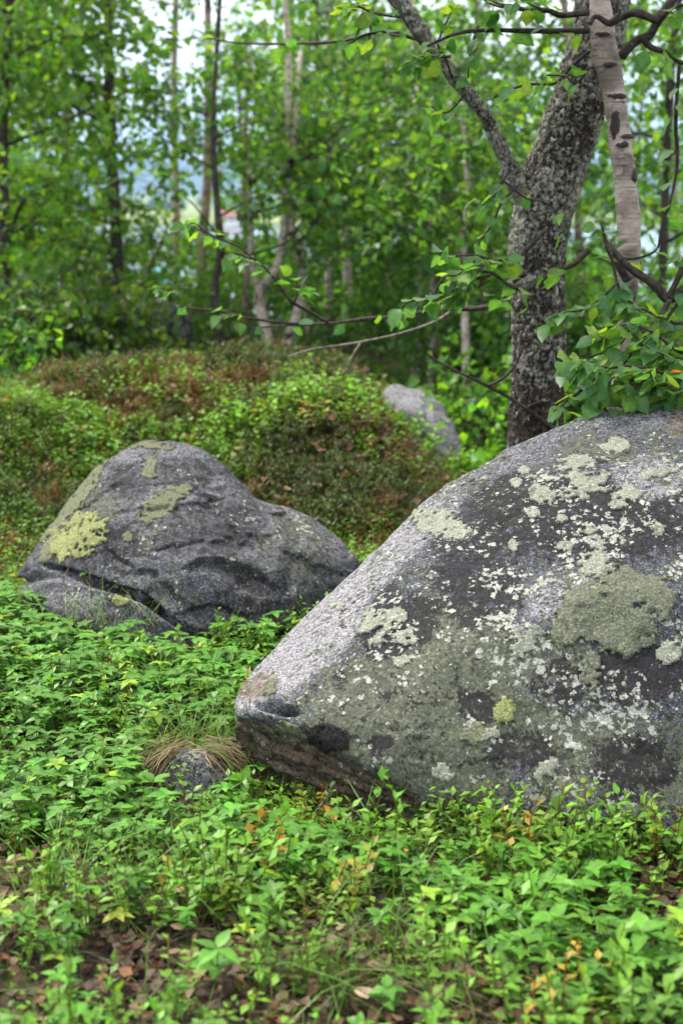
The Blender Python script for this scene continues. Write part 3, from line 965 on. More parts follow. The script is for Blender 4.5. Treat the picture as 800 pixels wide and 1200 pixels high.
def cut_buried(o, depth):
    me_ = o.data
    bm_ = bmesh.new(); bm_.from_mesh(me_)
    co = np.array([v.co[:] for v in bm_.verts]); gz = hgt(co[:, 0], co[:, 1])
    dead = [v for v, d_ in zip(bm_.verts, co[:, 2] < gz - depth) if d_]
    bmesh.ops.delete(bm_, geom=dead, context='VERTS')
    bm_.to_mesh(me_); bm_.free(); me_.update()


for o_ in (big, rock2, stone, knoll_rock, far_rock):
    cut_buried(o_, 0.05)


def in_rock(x, y, z):
    q = Vector((x, y, z))
    for b in BVH.values():
        loc, nor, i, d = b.find_nearest(q, 0.13)
        if loc is not None and (q - loc).dot(nor) < 0.004:
            return True
    return False
# ------------------------------------------------------------------ tubes, leaves, trees
def catmull(P, n):
    P = np.asarray(P, float)
    Q = np.concatenate([[2 * P[0] - P[1]], P, [2 * P[-1] - P[-2]]])
    m = len(P) - 1
    t = np.linspace(0, m, n); i = np.minimum(t.astype(int), m - 1); f = (t - i)[:, None]
    a, b, c, d = Q[i], Q[i + 1], Q[i + 2], Q[i + 3]
    return 0.5 * (2 * b + (c - a) * f + (2 * a - 5 * b + 4 * c - d) * f ** 2 + (3 * b - 3 * c + d - a) * f ** 3)


def tube_np(P, R, n=24, sides=8, smooth=True):
    """tapered tube along control points P with radii R -> V, quads, normals, (angle, arc) per vertex; closed ends"""
    P = np.asarray(P, float); R = np.asarray(R, float)
    C = catmull(P, n) if smooth and len(P) > 2 else np.stack([np.interp(np.linspace(0, len(P) - 1, n), np.arange(len(P)), P[:, k]) for k in range(3)], 1)
    r = np.interp(np.linspace(0, len(P) - 1, n), np.arange(len(P)), R)
    T = np.gradient(C, axis=0); T /= np.linalg.norm(T, axis=1)[:, None] + 1e-9
    ref = np.array([0.31, 0.87, 0.2]) if abs(T[0] @ np.array([0.31, 0.87, 0.2])) < 0.9 else np.array([1.0, 0, 0])
    U = np.zeros_like(C); u = np.cross(T[0], ref); u /= np.linalg.norm(u)
    for k in range(n):
        u = u - T[k] * (u @ T[k]); u /= np.linalg.norm(u) + 1e-9; U[k] = u
    B = np.cross(T, U)
    a = np.linspace(0, 2 * PI, sides, endpoint=False)
    nrm = U[:, None] * np.cos(a)[None, :, None] + B[:, None] * np.sin(a)[None, :, None]
    V = C[:, None] + nrm * r[:, None, None]
    i = np.arange(n - 1)[:, None] * sides; j = np.arange(sides)[None]; jn = (j + 1) % sides
    Q = np.stack([i + j, i + jn, i + sides + jn, i + sides + j], -1).reshape(-1, 4)
    V = np.concatenate([V.reshape(-1, 3), [C[0], C[-1]]])
    c0, c1 = n * sides, n * sides + 1
    Tq = np.concatenate([np.stack([np.full(sides, c0), (np.arange(sides) + 1) % sides, np.arange(sides)], 1),
                         np.stack([np.full(sides, c1), (n - 1) * sides + np.arange(sides), (n - 1) * sides + (np.arange(sides) + 1) % sides], 1)])
    NN = np.concatenate([nrm.reshape(-1, 3), [-T[0], T[-1]]])
    return V, Q, Tq, NN, C, r


def tube(name, P, R, mat, parent=None, n=24, sides=8, rough=0.0, seed=0, attrs=None):
    V, Q, Tq, NN, C, r = tube_np(P, R, n, sides)
    if rough:
        V = V + NN * (rough * fbm(V, 12, 3, seed))[:, None]
    return link(name, mesh_np(name, V, [Q, Tq], True, attrs), parent, mat)


def leaf_np(L, Wd, kind='ovate', seg=4, fold=0.25, curl=0.25, petiole=0.0):
    """one leaf along +Y, top side +Z: midrib and two edges, folded and curled"""
    t = np.linspace(0, 1, seg + 1)
    if kind == 'ovate':
        w = np.sin(PI * t ** 0.85) ** 0.85 * (1 - 0.25 * t)
    elif kind == 'birch':
        w = np.where(t < 0.36, np.sin(PI / 2 * np.minimum(1, t / 0.36)) ** 0.75, np.cos(PI / 2 * np.clip((t - 0.36) / 0.64, 0, 1)) ** 1.05)
    elif kind == 'round':
        w = np.sin(PI * t ** 0.9) ** 0.6
    else:
        w = np.sin(PI * t) ** 0.7
    w = w / w.max() * Wd / 2
    y = t * L
    z = -curl * L * t ** 2
    mid = np.stack([0 * t, y, z], 1)
    lf = np.stack([-w, y - 0.02 * L, z + fold * w], 1)
    rt = np.stack([w, y - 0.02 * L, z + fold * w], 1)
    V = np.concatenate([mid, lf[1:-1], rt[1:-1]])
    n = seg - 1
    l0, r0 = seg + 1, seg + 1 + n
    F = []; T = []
    T += [(0, 1, l0), (0, r0, 1)]
    for k in range(n - 1):
        F += [(k + 1, k + 2, l0 + k + 1, l0 + k), (k + 1, r0 + k, r0 + k + 1, k + 2)]
    T += [(seg - 1, seg, l0 + n - 1), (seg - 1, r0 + n - 1, seg)]
    V[:, 1] += petiole
    if petiole > 0:
        b = len(V); pw = 0.0007 + 0.012 * Wd
        V = np.concatenate([V, [[-pw, 0, 0], [pw, 0, 0], [pw, petiole, 0], [-pw, petiole, 0]]])
        F.append((b, b + 1, b + 2, b + 3))
    return V, np.array(F, int).reshape(-1, 4), np.array(T, int).reshape(-1, 3)


def serrate(V, n0, amp, rng):
    V = V.copy(); V[n0:] += rng.normal(0, amp, V[n0:].shape); return V


class Soup:
    """collects many small meshes into arrays"""
    def __init__(s):
        s.V = []; s.Q = []; s.T = []; s.C = []; s.n = 0

    def add(s, V, Q, T, C):
        s.V.append(V); s.C.append(np.broadcast_to(C, V.shape) if np.ndim(C) == 1 else C)
        if len(Q): s.Q.append(Q + s.n)
        if len(T): s.T.append(T + s.n)
        s.n += len(V)

    def arrays(s):
        z4, z3 = np.zeros((0, 4), int), np.zeros((0, 3), int)
        return np.concatenate(s.V), (np.concatenate(s.Q) if s.Q else z4), (np.concatenate(s.T) if s.T else z3), np.concatenate(s.C)

    def many(s, tmpl, mats, offs, tints):
        """tmpl = (V,Q,T,C); mats (m,3,3), offs (m,3), tints (m,3) multiply the template's colour"""
        V, Q, T, C = tmpl
        m, n = len(offs), len(V)
        if m == 0: return
        W_ = np.einsum('mij,nj->mni', mats, V) + offs[:, None]
        CC = (C[None] * tints[:, None]).reshape(-1, 3)
        o = (np.arange(m) * n)[:, None, None]
        s.add(W_.reshape(-1, 3), (Q[None] + o).reshape(-1, 4) if len(Q) else Q, (T[None] + o).reshape(-1, 3) if len(T) else T, CC)

    def mesh(s, name):
        V, Q, T, C = s.arrays()
        return mesh_np(name, V, [Q, T], True, {'Col': C})


def frames(d, up_jit, rng):
    """rotation matrices taking +Y to direction d, +Z near world up"""
    d = d / (np.linalg.norm(d, axis=1)[:, None] + 1e-9)
    up = np.array([0, 0, 1.0]) + rng.normal(0, up_jit, d.shape)
    x = np.cross(d, up); x /= np.linalg.norm(x, axis=1)[:, None] + 1e-9
    z = np.cross(x, d)
    return np.stack([x, d, z], -1)


def rotz_tilt(n, rng, tilt=0.2):
    a = rng.uniform(0, 2 * PI, n); t = rng.normal(0, tilt, n); b = rng.uniform(0, 2 * PI, n)
    ca, sa = np.cos(a), np.sin(a)
    Rz = np.zeros((n, 3, 3)); Rz[:, 0, 0] = ca; Rz[:, 0, 1] = -sa; Rz[:, 1, 0] = sa; Rz[:, 1, 1] = ca; Rz[:, 2, 2] = 1
    ax = np.stack([np.cos(b), np.sin(b), 0 * b], 1)
    K = np.zeros((n, 3, 3)); K[:, 0, 2] = ax[:, 1]; K[:, 2, 0] = -ax[:, 1]; K[:, 1, 2] = -ax[:, 0]; K[:, 2, 1] = ax[:, 0]
    Rt = np.eye(3) + np.sin(t)[:, None, None] * K + (1 - np.cos(t))[:, None, None] * (K @ K)
    return Rt @ Rz


LEAF_LOW = None
GREENS = np.array([[0.055, 0.145, 0.022], [0.078, 0.178, 0.028], [0.040, 0.115, 0.022], [0.115, 0.215, 0.034], [0.055, 0.155, 0.045]])


def crown_soup(rng, anchors, n_leaves, size, spread, tint, far=False, twig=True):
    size = size * 1.12
    """leaves hung on short drooping twigs around anchor points; clumps, gaps and single leaves"""
    s = Soup()
    per = 11
    nt = max(1, n_leaves // per)
    idx = rng.integers(0, len(anchors), nt)
    base = anchors[idx] + rng.normal(0, spread * 0.5, (nt, 3))
    dirn = rng.normal(0, 1, (nt, 3)); dirn[:, 2] = dirn[:, 2] * 0.5 - 0.25
    dirn /= np.linalg.norm(dirn, axis=1)[:, None]
    ln = rng.uniform(0.22, 0.55, nt)
    t = np.tile(np.linspace(0.12, 1.0, per), nt)
    b = np.repeat(base, per, 0); d = np.repeat(dirn, per, 0); l = np.repeat(ln, per)
    pos = b + d * (t * l)[:, None] + np.array([0, 0, -0.18]) * ((t * l) ** 2)[:, None] + rng.normal(0, 0.025, (nt * per, 3))
    ld = d * 0.5 + rng.normal(0, 0.75, d.shape) + np.array([0, 0, -0.35])
    R = frames(ld, 0.55, rng) * (rng.uniform(0.7, 1.25, nt * per) * size)[:, None, None]
    clump = np.repeat(rng.uniform(0.72, 1.22, nt), per)
    col = GREENS[rng.integers(0, len(GREENS), nt * per)] * clump[:, None] * rng.uniform(0.8, 1.2, (nt * per, 1)) * np.asarray(tint)
    V, Q, T = leaf_np(1.0, 0.80, 'birch', 2, 0.3, 0.2)
    if far:
        V = np.array([[0, 0, 0], [-0.38, 0.42, 0.1], [0, 1, -0.12], [0.38, 0.42, 0.1]]); Q = np.zeros((0, 4), int); T = np.array([[0, 2, 1], [0, 3, 2]])
    s.many((V, Q, T, np.ones((len(V), 3))), R, pos, col)
    if twig:
        V = np.array([[-0.004, 0, 0], [0.004, 0, 0], [0, 0, 0.007], [0, 1, 0]]); T = np.array([[0, 1, 3], [1, 2, 3], [2, 0, 3]])
        Rt = frames(dirn + np.array([0, 0, -0.08]), 0.2, rng); Rt[:, :, 1] *= ln[:, None]
        s.many((V, np.zeros((0, 4), int), T, np.ones((4, 3))), Rt, base, np.tile([0.05, 0.035, 0.025], (nt, 1)))
    return s


TREES = []


def birch(stem_pts, stem_r, n_br, crown_lo, crown_hi, reach, n_leaves, label, group='birches of the wood', bark='bark_brown', seed=0, tint=(1, 1, 1),
          size=0.05, spread=0.35, far=False, name='birch_tree', extra_stems=(), branch_mat=None, cat='tree', part='trunk', crown='crown', bdir=None):
    rng = np.random.default_rng(seed)
    P = np.asarray(stem_pts, float)
    root = empty(name, tuple(P[0]))
    off = P[0]
    loc = lambda Q: np.asarray(Q, float) - off
    tube(part, loc(P), stem_r, M[bark], root, 30 if not far else 16, 9 if not far else 6, stem_r[0] * 0.25, seed)
    stems = [(P, np.asarray(stem_r, float))]
    for (pp, rr) in extra_stems:
        tube(part, loc(pp), rr, M[bark], root, 26, 8, rr[0] * 0.25, seed + 3)
        stems.append((np.asarray(pp, float), np.asarray(rr, float)))
    anchors = []
    ga = rng.uniform(0, 6.28)
    for b in range(n_br):
        SP, SR = stems[b % len(stems)]
        f = crown_lo + (crown_hi - crown_lo) * ((b + rng.uniform(0.1, 0.9)) / n_br)
        C = catmull(SP, 60) if len(SP) > 2 else np.linspace(SP[0], SP[1], 60)
        k = min(59, int(f * 59)); p0 = C[k]
        r0 = np.interp(f, np.linspace(0, 1, len(SR)), SR) * 0.42
        ga += 2.4
        a = ga if bdir is None else rng.uniform(*bdir)
        ln = reach * (1.0 - 0.55 * max(0, (f - crown_lo) / max(1e-3, (crown_hi - crown_lo)))) * rng.uniform(0.65, 1.15)
        d = np.array([math.cos(a), math.sin(a), rng.uniform(0.15, 0.7)])
        p1 = p0 + d * ln * 0.4 + rng.normal(0, 0.05, 3); p2 = p0 + d * ln * 0.75 + np.array([0, 0, 0.0]) + rng.normal(0, 0.09, 3)
        p3 = p0 + d * ln + np.array([0, 0, -0.16 * ln]) + rng.normal(0, 0.08, 3)
        BP = np.array([p0, p1, p2, p3])
        tube('branch', loc(BP), [r0, r0 * 0.7, r0 * 0.42, r0 * 0.16], M[branch_mat or 'twig'], root, 10, 5)
        Cb = catmull(BP, 14)
        anchors += list(Cb[3:]) + list(Cb[7:])
        for _ in range(2):
            q = Cb[rng.integers(4, 12)]; dd = d + rng.normal(0, 0.7, 3); dd[2] *= 0.4
            anchors += [q + dd * ln * u for u in (0.15, 0.3, 0.42)]
    C = catmull(stems[0][0], 40)
    anchors += list(C[int(40 * (crown_lo + 0.5 * (crown_hi - crown_lo))):])
    A = np.array(anchors)
    if n_leaves:
        s = crown_soup(rng, loc(A), n_leaves, size, spread, tint, far)
        o = link(crown, s.mesh(crown), root, M['birch_leaf'])
    tag(root, label, cat, group)
    TREES.append(root)
    return root


def stem_px(pts, Y, jit=0.0, base=True, seed=0):
    """points and radii of a stem drawn on the photo: (px, py, width) at distance Y; carried down into the ground"""
    rng = np.random.default_rng(seed + 99)
    P = [at(a, b, Y + (rng.normal(0, jit) if jit else 0)) for a, b, w in pts]
    R = [w / 2 / FPX * Y for a, b, w in pts]
    if base:
        g = P[-1].copy(); z = float(hgt(np.array([g[0]]), np.array([g[1]]))[0]) - 0.06
        if g[2] > z + 0.05:
            g[2] = z; P.append(g); R.append(R[-1] * 1.15)
        else:
            P[-1][2] = z
    return np.array(P[::-1]), np.array(R[::-1])


# ---------------------------------------------------------------- the old leaning birch, close by
old_tree = None
pts = [(722, -330, 40), (718, -210, 50), (714, -100, 58), (704, 20, 62), (688, 92, 66), (668, 150, 70), (646, 210, 73), (632, 268, 72), (630, 320, 67), (631, 380, 64), (629, 450, 64), (626, 530, 68), (622, 640, 76), (618, 700, 92)]
P, R = stem_px(pts, 4.85)
R = R * 0.93
g0 = P[0].copy()
old_tree = empty('birch_tree', tuple(g0))
V, Q, Tq, NN, C, r = tube_np(P - g0, R, 430, 112)
w = V + 0.02 * np.stack([fbm(V, 22, 3, s_) for s_ in (1, 2, 3)], 1)
f1, f2, cid, vec = worley(w * np.array([1, 1, 0.62]), 46, 5)
plate = sstep(0.02, 0.30, f2 - f1)
h = 0.55 * plate * (0.5 + cid) + 0.35 * fbm(w, 11, 4, 7) + 0.22 * fbm(V, 48, 4, 9, 0.6)
NN[-2:] = 0
V2 = V + NN * (0.011 * h)[:, None] + NN * (0.012 * fbm(V, 4.2, 3, 15))[:, None]
zz = V[:, 2] + g0[2]
lich = sstep(0.55, 1.25, zz) * 0.75 + 0.25
o = link('trunk', mesh_np('trunk', V2, [Q, Tq], True, {'hgt': 0.5 + 0.6 * h, 'lich': lich}), old_tree, M['bark'])
pts = [(430, -90, 20), (452, -20, 21), (474, 10, 22), (493, 38, 23), (505, 56, 17), (526, 82, 18), (545, 106, 19), (566, 132, 21), (580, 160, 23), (592, 186, 25), (604, 212, 27), (620, 244, 28)]
Pb = np.array([at(a, b, 4.83 - 0.15 * sstep(240, -60, b)) for a, b, c_ in pts])[::-1]; Rb = np.array([c_ / 2 / FPX * 4.8 * (0.74 if b < 200 else 0.9) for a, b, c_ in pts])[::-1]
V, Q, Tq, NN, C, r = tube_np(Pb - g0, Rb, 260, 48)
h = 0.5 + 0.5 * fbm(V, 16, 4, 17) + 0.3 * fbm(V, 60, 3, 19)
NN[-2:] = 0
V = V + NN * (0.008 * h + 0.010 * fbm(V, 7, 3, 20))[:, None]
limb = link('branch', mesh_np('branch', V, [Q, Tq], True, {'hgt': 0.62 + 0.4 * h, 'lich': 0.95 + 0 * h}), old_tree, M['bark'])
limb['label'] = 'thick pale branch forking off and leaning away'
# broken collar of the fork
tag(old_tree, 'old leaning birch with rough lichen crusted bark standing behind the huge boulder', 'tree', 'birches of the wood')

# the slim pale birch in front of it
pale_tree_pts = [(694, -260, 17), (696, -150, 20), (699, -60, 23), (703, 10, 25), (709, 60, 28), (717, 100, 27), (724, 150, 25), (730, 200, 26), (735, 240, 27), (736, 280, 26), (734, 330, 24), (730, 385, 20), (724, 440, 17), (717, 492, 16), (708, 580, 18), (700, 680, 22)]
P, R = stem_px(pale_tree_pts, 4.55)
p0 = P[0].copy()
pale_tree = empty('birch_tree', tuple(p0))
V, Q, Tq, NN, C, r = tube_np(P - p0, R, 360, 40)
pxx, pyy = proj(V + p0)
knot = np.zeros(len(V))
for (kx, ky, rx, ry) in ((714, 76, 9, 4), (724, 113, 16, 5), (720, 146, 7, 20), (734, 160, 14, 4), (728, 170, 9, 5), (706, 40, 12, 3), (744, 205, 5, 12)):
    knot = np.maximum(knot, sstep(-0.2, 0.6, ell(pxx, pyy, kx, ky, rx, ry) + 0.35 * fbm(V, 40, 3, 23)))
NN[-2:] = 0
V = V + NN * (0.007 * fbm(V, 7, 4, 21) + 0.006 * knot + 0.0016 * fbm(V * np.array([1, 1, 5]), 20, 3, 22))[:, None]
link('trunk', mesh_np('trunk', V, [Q, Tq], True, {'knot': knot}), pale_tree, M['birch_bark'])
rc = np.random.default_rng(8)
for q in range(16):
    f = rc.uniform(0.30, 0.80); k_ = int(f * 359); a0 = rc.uniform(0, 6.28); ext = rc.uniform(0.5, 1.3); hh = rc.uniform(0.006, 0.02)
    na = 7; aa = np.linspace(a0, a0 + ext, na); lift = 1.04 + 0.45 * np.linspace(0, 1, na) ** 2 * rc.uniform(0.4, 1.0)
    tz = np.array([0, 0, 1.0])
    ring = np.stack([np.cos(aa) * lift, np.sin(aa) * lift, 0.1 * rc.normal() + 0 * aa], 1) * r[k_]
    jag = rc.normal(0, 0.0022, (2, na))
    Vc = np.concatenate([C[k_] + ring + tz * (hh / 2 + jag[0])[:, None], C[k_] + ring - tz * (hh / 2 + jag[1])[:, None]])
    Qc = np.array([[i_, i_ + 1, na + i_ + 1, na + i_] for i_ in range(na - 1)])
    link('bark_curl', mesh_np('bark_curl', Vc, Qc, True, {'knot': np.zeros(len(Vc))}), pale_tree, M['birch_bark'])
tag(pale_tree, 'slim pale pinkish birch stem with dark knots beside the old leaning birch', 'tree', 'birches of the wood')

# big leaves that can be picked apart: each one an object on its twig
rngL = np.random.default_rng(77)
BIG = []
for q in range(9):
    L = 1.0; tone = [(0.060, 0.155, 0.045), (0.075, 0.175, 0.050), (0.050, 0.135, 0.045), (0.085, 0.19, 0.045), (0.065, 0.16, 0.06), (0.10, 0.20, 0.04), (0.055, 0.145, 0.055), (0.15, 0.24, 0.05), (0.28, 0.09, 0.03)][q]
    V, Q, T = leaf_np(L, rngL.uniform(0.70, 0.86), 'birch', 7, rngL.uniform(0.05, 0.4), rngL.uniform(0.0, 0.45), 0.3)
    V = serrate(V, 8, 0.018, rngL)
    col = np.tile(tone, (len(V), 1)); col[:8] *= 1.25
    BIG.append(mesh_np('leaf', V, [Q, T], True, {'Col': col}))
    BIG[-1].materials.append(M['birch_leaf'])


def put_leaf(parent, pos, d, size, off, rng, which=None, up=0.5):
    R = frames(np.array([d]), up, rng)[0]
    Mx = Matrix(R.tolist()).to_4x4(); Mx.translation = Vector(pos - off)
    o = bpy.data.objects.new('leaf', BIG[rng.integers(0, 8) if which is None else which])
    COL.objects.link(o); o.parent = parent
    o.matrix_basis = Mx @ Matrix.Scale(size, 4)
    return o


def spray(root, off, pts, Y, w0, w1, n, size, seed, mat='twig', first=0.15, droop=-0.3, Yend=None, parent=None, sides=6, up=0.5):
    """a twig of ROOT through photo points, with N leaves of its own"""
    rng = np.random.default_rng(seed)
    k = len(pts); n = int(round(n * (1.35 if root is old_tree else 2.1)))
    Ys = np.linspace(Y, Y if Yend is None else Yend, k)
    P = np.array([at(a, b, y) for (a, b), y in zip(pts, Ys)])
    P[1:-1] += rng.normal(0, 0.006, P[1:-1].shape)
    R = np.linspace(w0, w1, k) / 2 / FPX * Y
    o = tube('branch', P - off, R, M[mat], parent or root, max(10, k * 6), sides, R[0] * 0.3, seed)
    C = catmull(P, 60)
    for q in range(n):
        f = first + (1 - first) * ((q + rng.uniform(0.2, 0.8)) / n)
        i = min(58, int(f * 59)); t = C[i + 1] - C[i]; t /= np.linalg.norm(t)
        side = np.cross(t, [0, 0.3, 1]); side /= np.linalg.norm(side)
        d = t * rng.uniform(0.2, 0.8) + side * (1 if q % 2 else -1) * rng.uniform(0.4, 1.0) + np.array([0, -0.35, droop]) + rng.normal(0, 0.25, 3)
        put_leaf(o, C[i] + rng.normal(0, 0.004, 3), d, size * rng.uniform(0.7, 1.2), off, rng, None, up)
    return o


LS = 0.060
# ---- twigs of the slim birch over the boulder's top
sp = lambda pts, n, Y=4.2, w0=4, w1=1.5, size=LS, seed=0, **kw: spray(pale_tree, p0, pts, Y, w0, w1, n, size, seed, **kw)
sp([(735, 330), (712, 292), (704, 262)], 3, 4.45, 10, 3, LS, 1)
sp([(712, 286), (728, 305), (748, 320), (768, 335), (784, 350), (806, 338), (850, 330)], 0, 4.4, 9, 13, seed=2)
sp([(782, 350), (790, 322), (806, 300), (830, 270)], 2, 4.4, 9, 5, seed=3)
sp([(784, 352), (776, 372), (770, 385), (745, 405), (718, 425), (690, 446), (660, 470), (648, 482)], 14, 4.35, 7, 2, seed=4, Yend=4.2)
sp([(826, 360), (800, 378), (772, 372), (752, 362), (735, 352)], 8, 4.25, 5, 2, seed=5)
sp([(840, 400), (800, 408), (770, 396), (742, 382), (715, 380), (690, 386)], 12, 4.1, 5, 1.5, seed=6)
sp([(850, 452), (805, 445), (770, 432), (740, 428), (712, 432), (690, 424), (668, 416)], 13, 4.0, 5, 1.5, LS, 7)
sp([(770, 432), (748, 452), (742, 470), (738, 486)], 7, 4.0, 3, 1.2, seed=8)
sp([(805, 446), (790, 460), (770, 470), (752, 478)], 8, 4.0, 3, 1.2, seed=9)
sp([(714, 290), (724, 325), (727, 350), (734, 380), (742, 410)], 9, 4.3, 4, 1.5, seed=10)
sp([(724, 330), (705, 352), (682, 362), (660, 368), (642, 378)], 9, 4.25, 3, 1.2, seed=11)
sp([(742, 382), (722, 404), (700, 412), (680, 420), (664, 430)], 8, 4.1, 3, 1.2, seed=12)
sp([(850, 425), (815, 424), (790, 420), (765, 412), (750, 402)], 8, 4.05, 4, 1.5, seed=13)
sp([(850, 470), (810, 466), (785, 452), (762, 446)], 7, 3.95, 4, 1.5, seed=14)
sp([(860, 300), (820, 330), (800, 352), (785, 372), (775, 392)], 5, 4.4, 6, 3, seed=15)
sp([(720, 300), (735, 306), (752, 300), (768, 288), (776, 266), (784, 240)], 3, 4.45, 4, 2, seed=16)
sp([(780, 452), (752, 448), (730, 452), (712, 462), (700, 474)], 7, 4.02, 3, 1.2, seed=17)
sp([(742, 412), (728, 432), (718, 450), (708, 462)], 6, 4.1, 3, 1.2, seed=18)
lf = put_leaf(pale_tree, at(780, 437, 3.98), np.array([0.6, -0.3, 0.1]), 0.042, p0, rngL, 8)
lf['label'] = 'single orange leaf among the green ones'
# dark crooked branches round the tops of both stems
sp([(728, 66), (745, 52), (760, 40), (772, 22), (790, -10), (800, -60)], 0, 4.5, 12, 8, seed=20)
sp([(752, 44), (762, 50), (776, 60), (792, 70), (830, 84)], 2, 4.5, 8, 5, seed=21)
sp([(770, 24), (748, 12), (730, 16), (712, 26), (700, 22), (690, 28)], 0, 4.45, 9, 6, seed=22)
sp([(716, 26), (724, 14), (728, 2), (732, -30)], 0, 4.42, 6, 4, seed=23)
sp([(772, 20), (778, 10), (796, 6), (830, 2)], 3, 4.45, 5, 3, seed=24)
sp([(796, 70), (792, 110), (796, 150), (790, 200), (782, 250)], 4, 4.9, 5, 3, seed=25)

# ---- twigs of the old birch
st = lambda pts, n, Y=4.6, w0=4, w1=1.5, size=LS, seed=0, **kw: spray(old_tree, g0, pts, Y, w0, w1, n, size, seed, **kw)
st([(690, 292), (668, 308), (650, 322), (632, 332), (614, 340), (596, 336), (575, 324), (556, 318)], 7, 4.5, 7, 3, seed=30)
st([(640, 268), (610, 300), (585, 306), (556, 302), (532, 302), (515, 296)], 11, 4.5, 5, 1.5, seed=31)
st([(575, 322), (552, 328), (530, 336), (508, 344), (486, 352), (470, 360)], 16, 4.45, 3.5, 1.2, seed=32)
st([(556, 304), (548, 322), (540, 338), (532, 352)], 8, 4.45, 2.5, 1.2, seed=33)
st([(510, 342), (520, 330), (534, 322), (548, 312)], 7, 4.4, 2.5, 1.2, seed=34)
st([(608, 216), (590, 240), (576, 262), (566, 282), (560, 296)], 6, 4.6, 3, 1.2, seed=35)
st([(598, 198), (584, 222), (575, 238), (560, 232)], 6, 4.6, 3, 1.2, seed=36)
st([(590, 212), (612, 228), (640, 240), (662, 256), (668, 275)], 2, 4.6, 2.5, 1.5, seed=37)
st([(628, 368), (604, 366), (590, 352), (572, 340)], 4, 4.6, 3, 1.5, seed=38)
st([(652, 505), (634, 492), (616, 478), (594, 464), (570, 452), (540, 440), (512, 424), (500, 414)], 0, 4.75, 6, 2, seed=39, mat='twig')
st([(572, 452), (590, 442), (602, 425), (612, 404)], 0, 4.75, 4, 2, seed=40)
st([(640, 494), (655, 482), (674, 474), (690, 462), (708, 452)], 2, 4.6, 4, 2, seed=41)
st([(616, 478), (632, 472), (650, 474)], 0, 4.75, 2, 1, seed=42)
# long bare and leafy twigs reaching away over the hump
st([(600, 352), (560, 360), (515, 364), (470, 369), (430, 373), (390, 377), (350, 381), (300, 384)], 5, 4.9, 7, 3, LS, 43, Yend=5.6, first=0.3)
st([(545, 352), (510, 376), (470, 391), (430, 400), (400, 405), (370, 410), (340, 417)], 0, 5.2, 4, 2, seed=44, mat='grey_twig', Yend=5.5)
st([(422, 402), (412, 420), (404, 434), (392, 442)], 0, 5.3, 3, 1.5, seed=45, mat='grey_twig')
st([(385, 378), (362, 364), (340, 350), (325, 332), (308, 312), (292, 302), (270, 296)], 6, 5.2, 5, 2, 0.058, 46, first=0.55)
st([(345, 354), (350, 338), (346, 322)], 6, 5.15, 3, 1.5, 0.066, 47)
st([(300, 306), (280, 290), (258, 280), (238, 272), (216, 266)], 6, 5.1, 3, 1.2, 0.05, 48, first=0.4)
st([(240, 272), (226, 262), (212, 268)], 7, 5.05, 2.5, 1.2, 0.05, 49)
st([(350, 380), (320, 378), (290, 372), (262, 366), (235, 362), (206, 352), (190, 340)], 4, 5.3, 4, 1.5, 0.05, 50, first=0.7)
st([(204, 352), (196, 342), (186, 336)], 7, 5.25, 2, 1.2, 0.045, 51)
st([(290, 372), (274, 370), (256, 364)], 6, 5.2, 2.5, 1.2, 0.05, 52)
# upper left: thin dark twigs off the fork
st([(500, 48), (470, 44), (440, 40), (400, 50), (360, 52), (320, 50), (280, 48), (240, 44)], 4, 5.0, 5, 2.5, LS, 53, Yend=6.0)
st([(498, 50), (476, 44), (452, 40), (428, 44), (404, 54)], 7, 4.7, 4, 2, seed=54)
st([(500, 54), (530, 40), (560, 36), (600, 38), (640, 40), (690, 36)], 7, 4.55, 3, 7, seed=55)
st([(690, 14), (660, 22), (640, 16), (620, 8), (600, 6), (580, 2), (560, -6)], 8, 4.5, 8, 4, seed=56)
st([(530, 92), (520, 70), (510, 52), (524, 30), (530, 10)], 9, 4.6, 3, 2, seed=57)
st([(528, 66), (510, 62), (492, 66), (482, 72)], 10, 4.55, 3, 1.2, seed=58)
st([(690, 60), (672, 82), (650, 96), (620, 104), (598, 106), (570, 118)], 7, 4.6, 4, 2, seed=59)
st([(560, 30), (556, 52), (552, 74), (548, 92)], 5, 4.6, 3, 1.5, seed=60)
st([(470, 20), (440, 18), (424, 10), (405, 6)], 9, 4.6, 4, 2, seed=61)
st([(432, 46), (436, 30), (424, 12)], 6, 4.7, 3, 1.5, seed=62)
st([(640, 12), (620, 0), (600, -12)], 6, 4.4, 3, 1.5, seed=63)
st([(690, 80), (676, 94), (660, 92), (640, 88)], 6, 4.5, 3, 1.2, seed=64)
st([(545, 110), (530, 132), (518, 130), (505, 124)], 6, 4.7, 2.5, 1.2, seed=65)
# the old birch's own crown, out of the top of the frame
rng = np.random.default_rng(5)
An = []
for (bx, by, bz, ln, az) in ((0.75, 4.9, 3.0, 1.5, 0.2), (0.8, 4.9, 3.2, 1.4, 1.6), (0.6, 4.9, 3.1, 1.5, 2.8), (0.1, 4.8, 3.0, 1.2, 2.6), (0.9, 5.0, 3.6, 1.2, 0.9), (0.9, 4.9, 3.7, 1.1, 4.2), (0.7, 4.9, 3.6, 1.2, 5.4), (0.0, 4.8, 3.2, 1.1, 3.6)):
    d = np.array([math.cos(az), math.sin(az), 0.35])
    BP = np.array([[bx, by, bz], np.array([bx, by, bz]) + d * ln * 0.5, np.array([bx, by, bz - 0.12]) + d * ln])
    tube('branch', BP - g0, [0.025, 0.016, 0.006], M['twig'], old_tree, 10, 6)
    An += list(catmull(BP, 10))
s = crown_soup(rng, np.array(An) - g0, 2600, 0.058, 0.4, (1, 1, 1))
link('crown', s.mesh('crown'), old_tree, M['birch_leaf'])
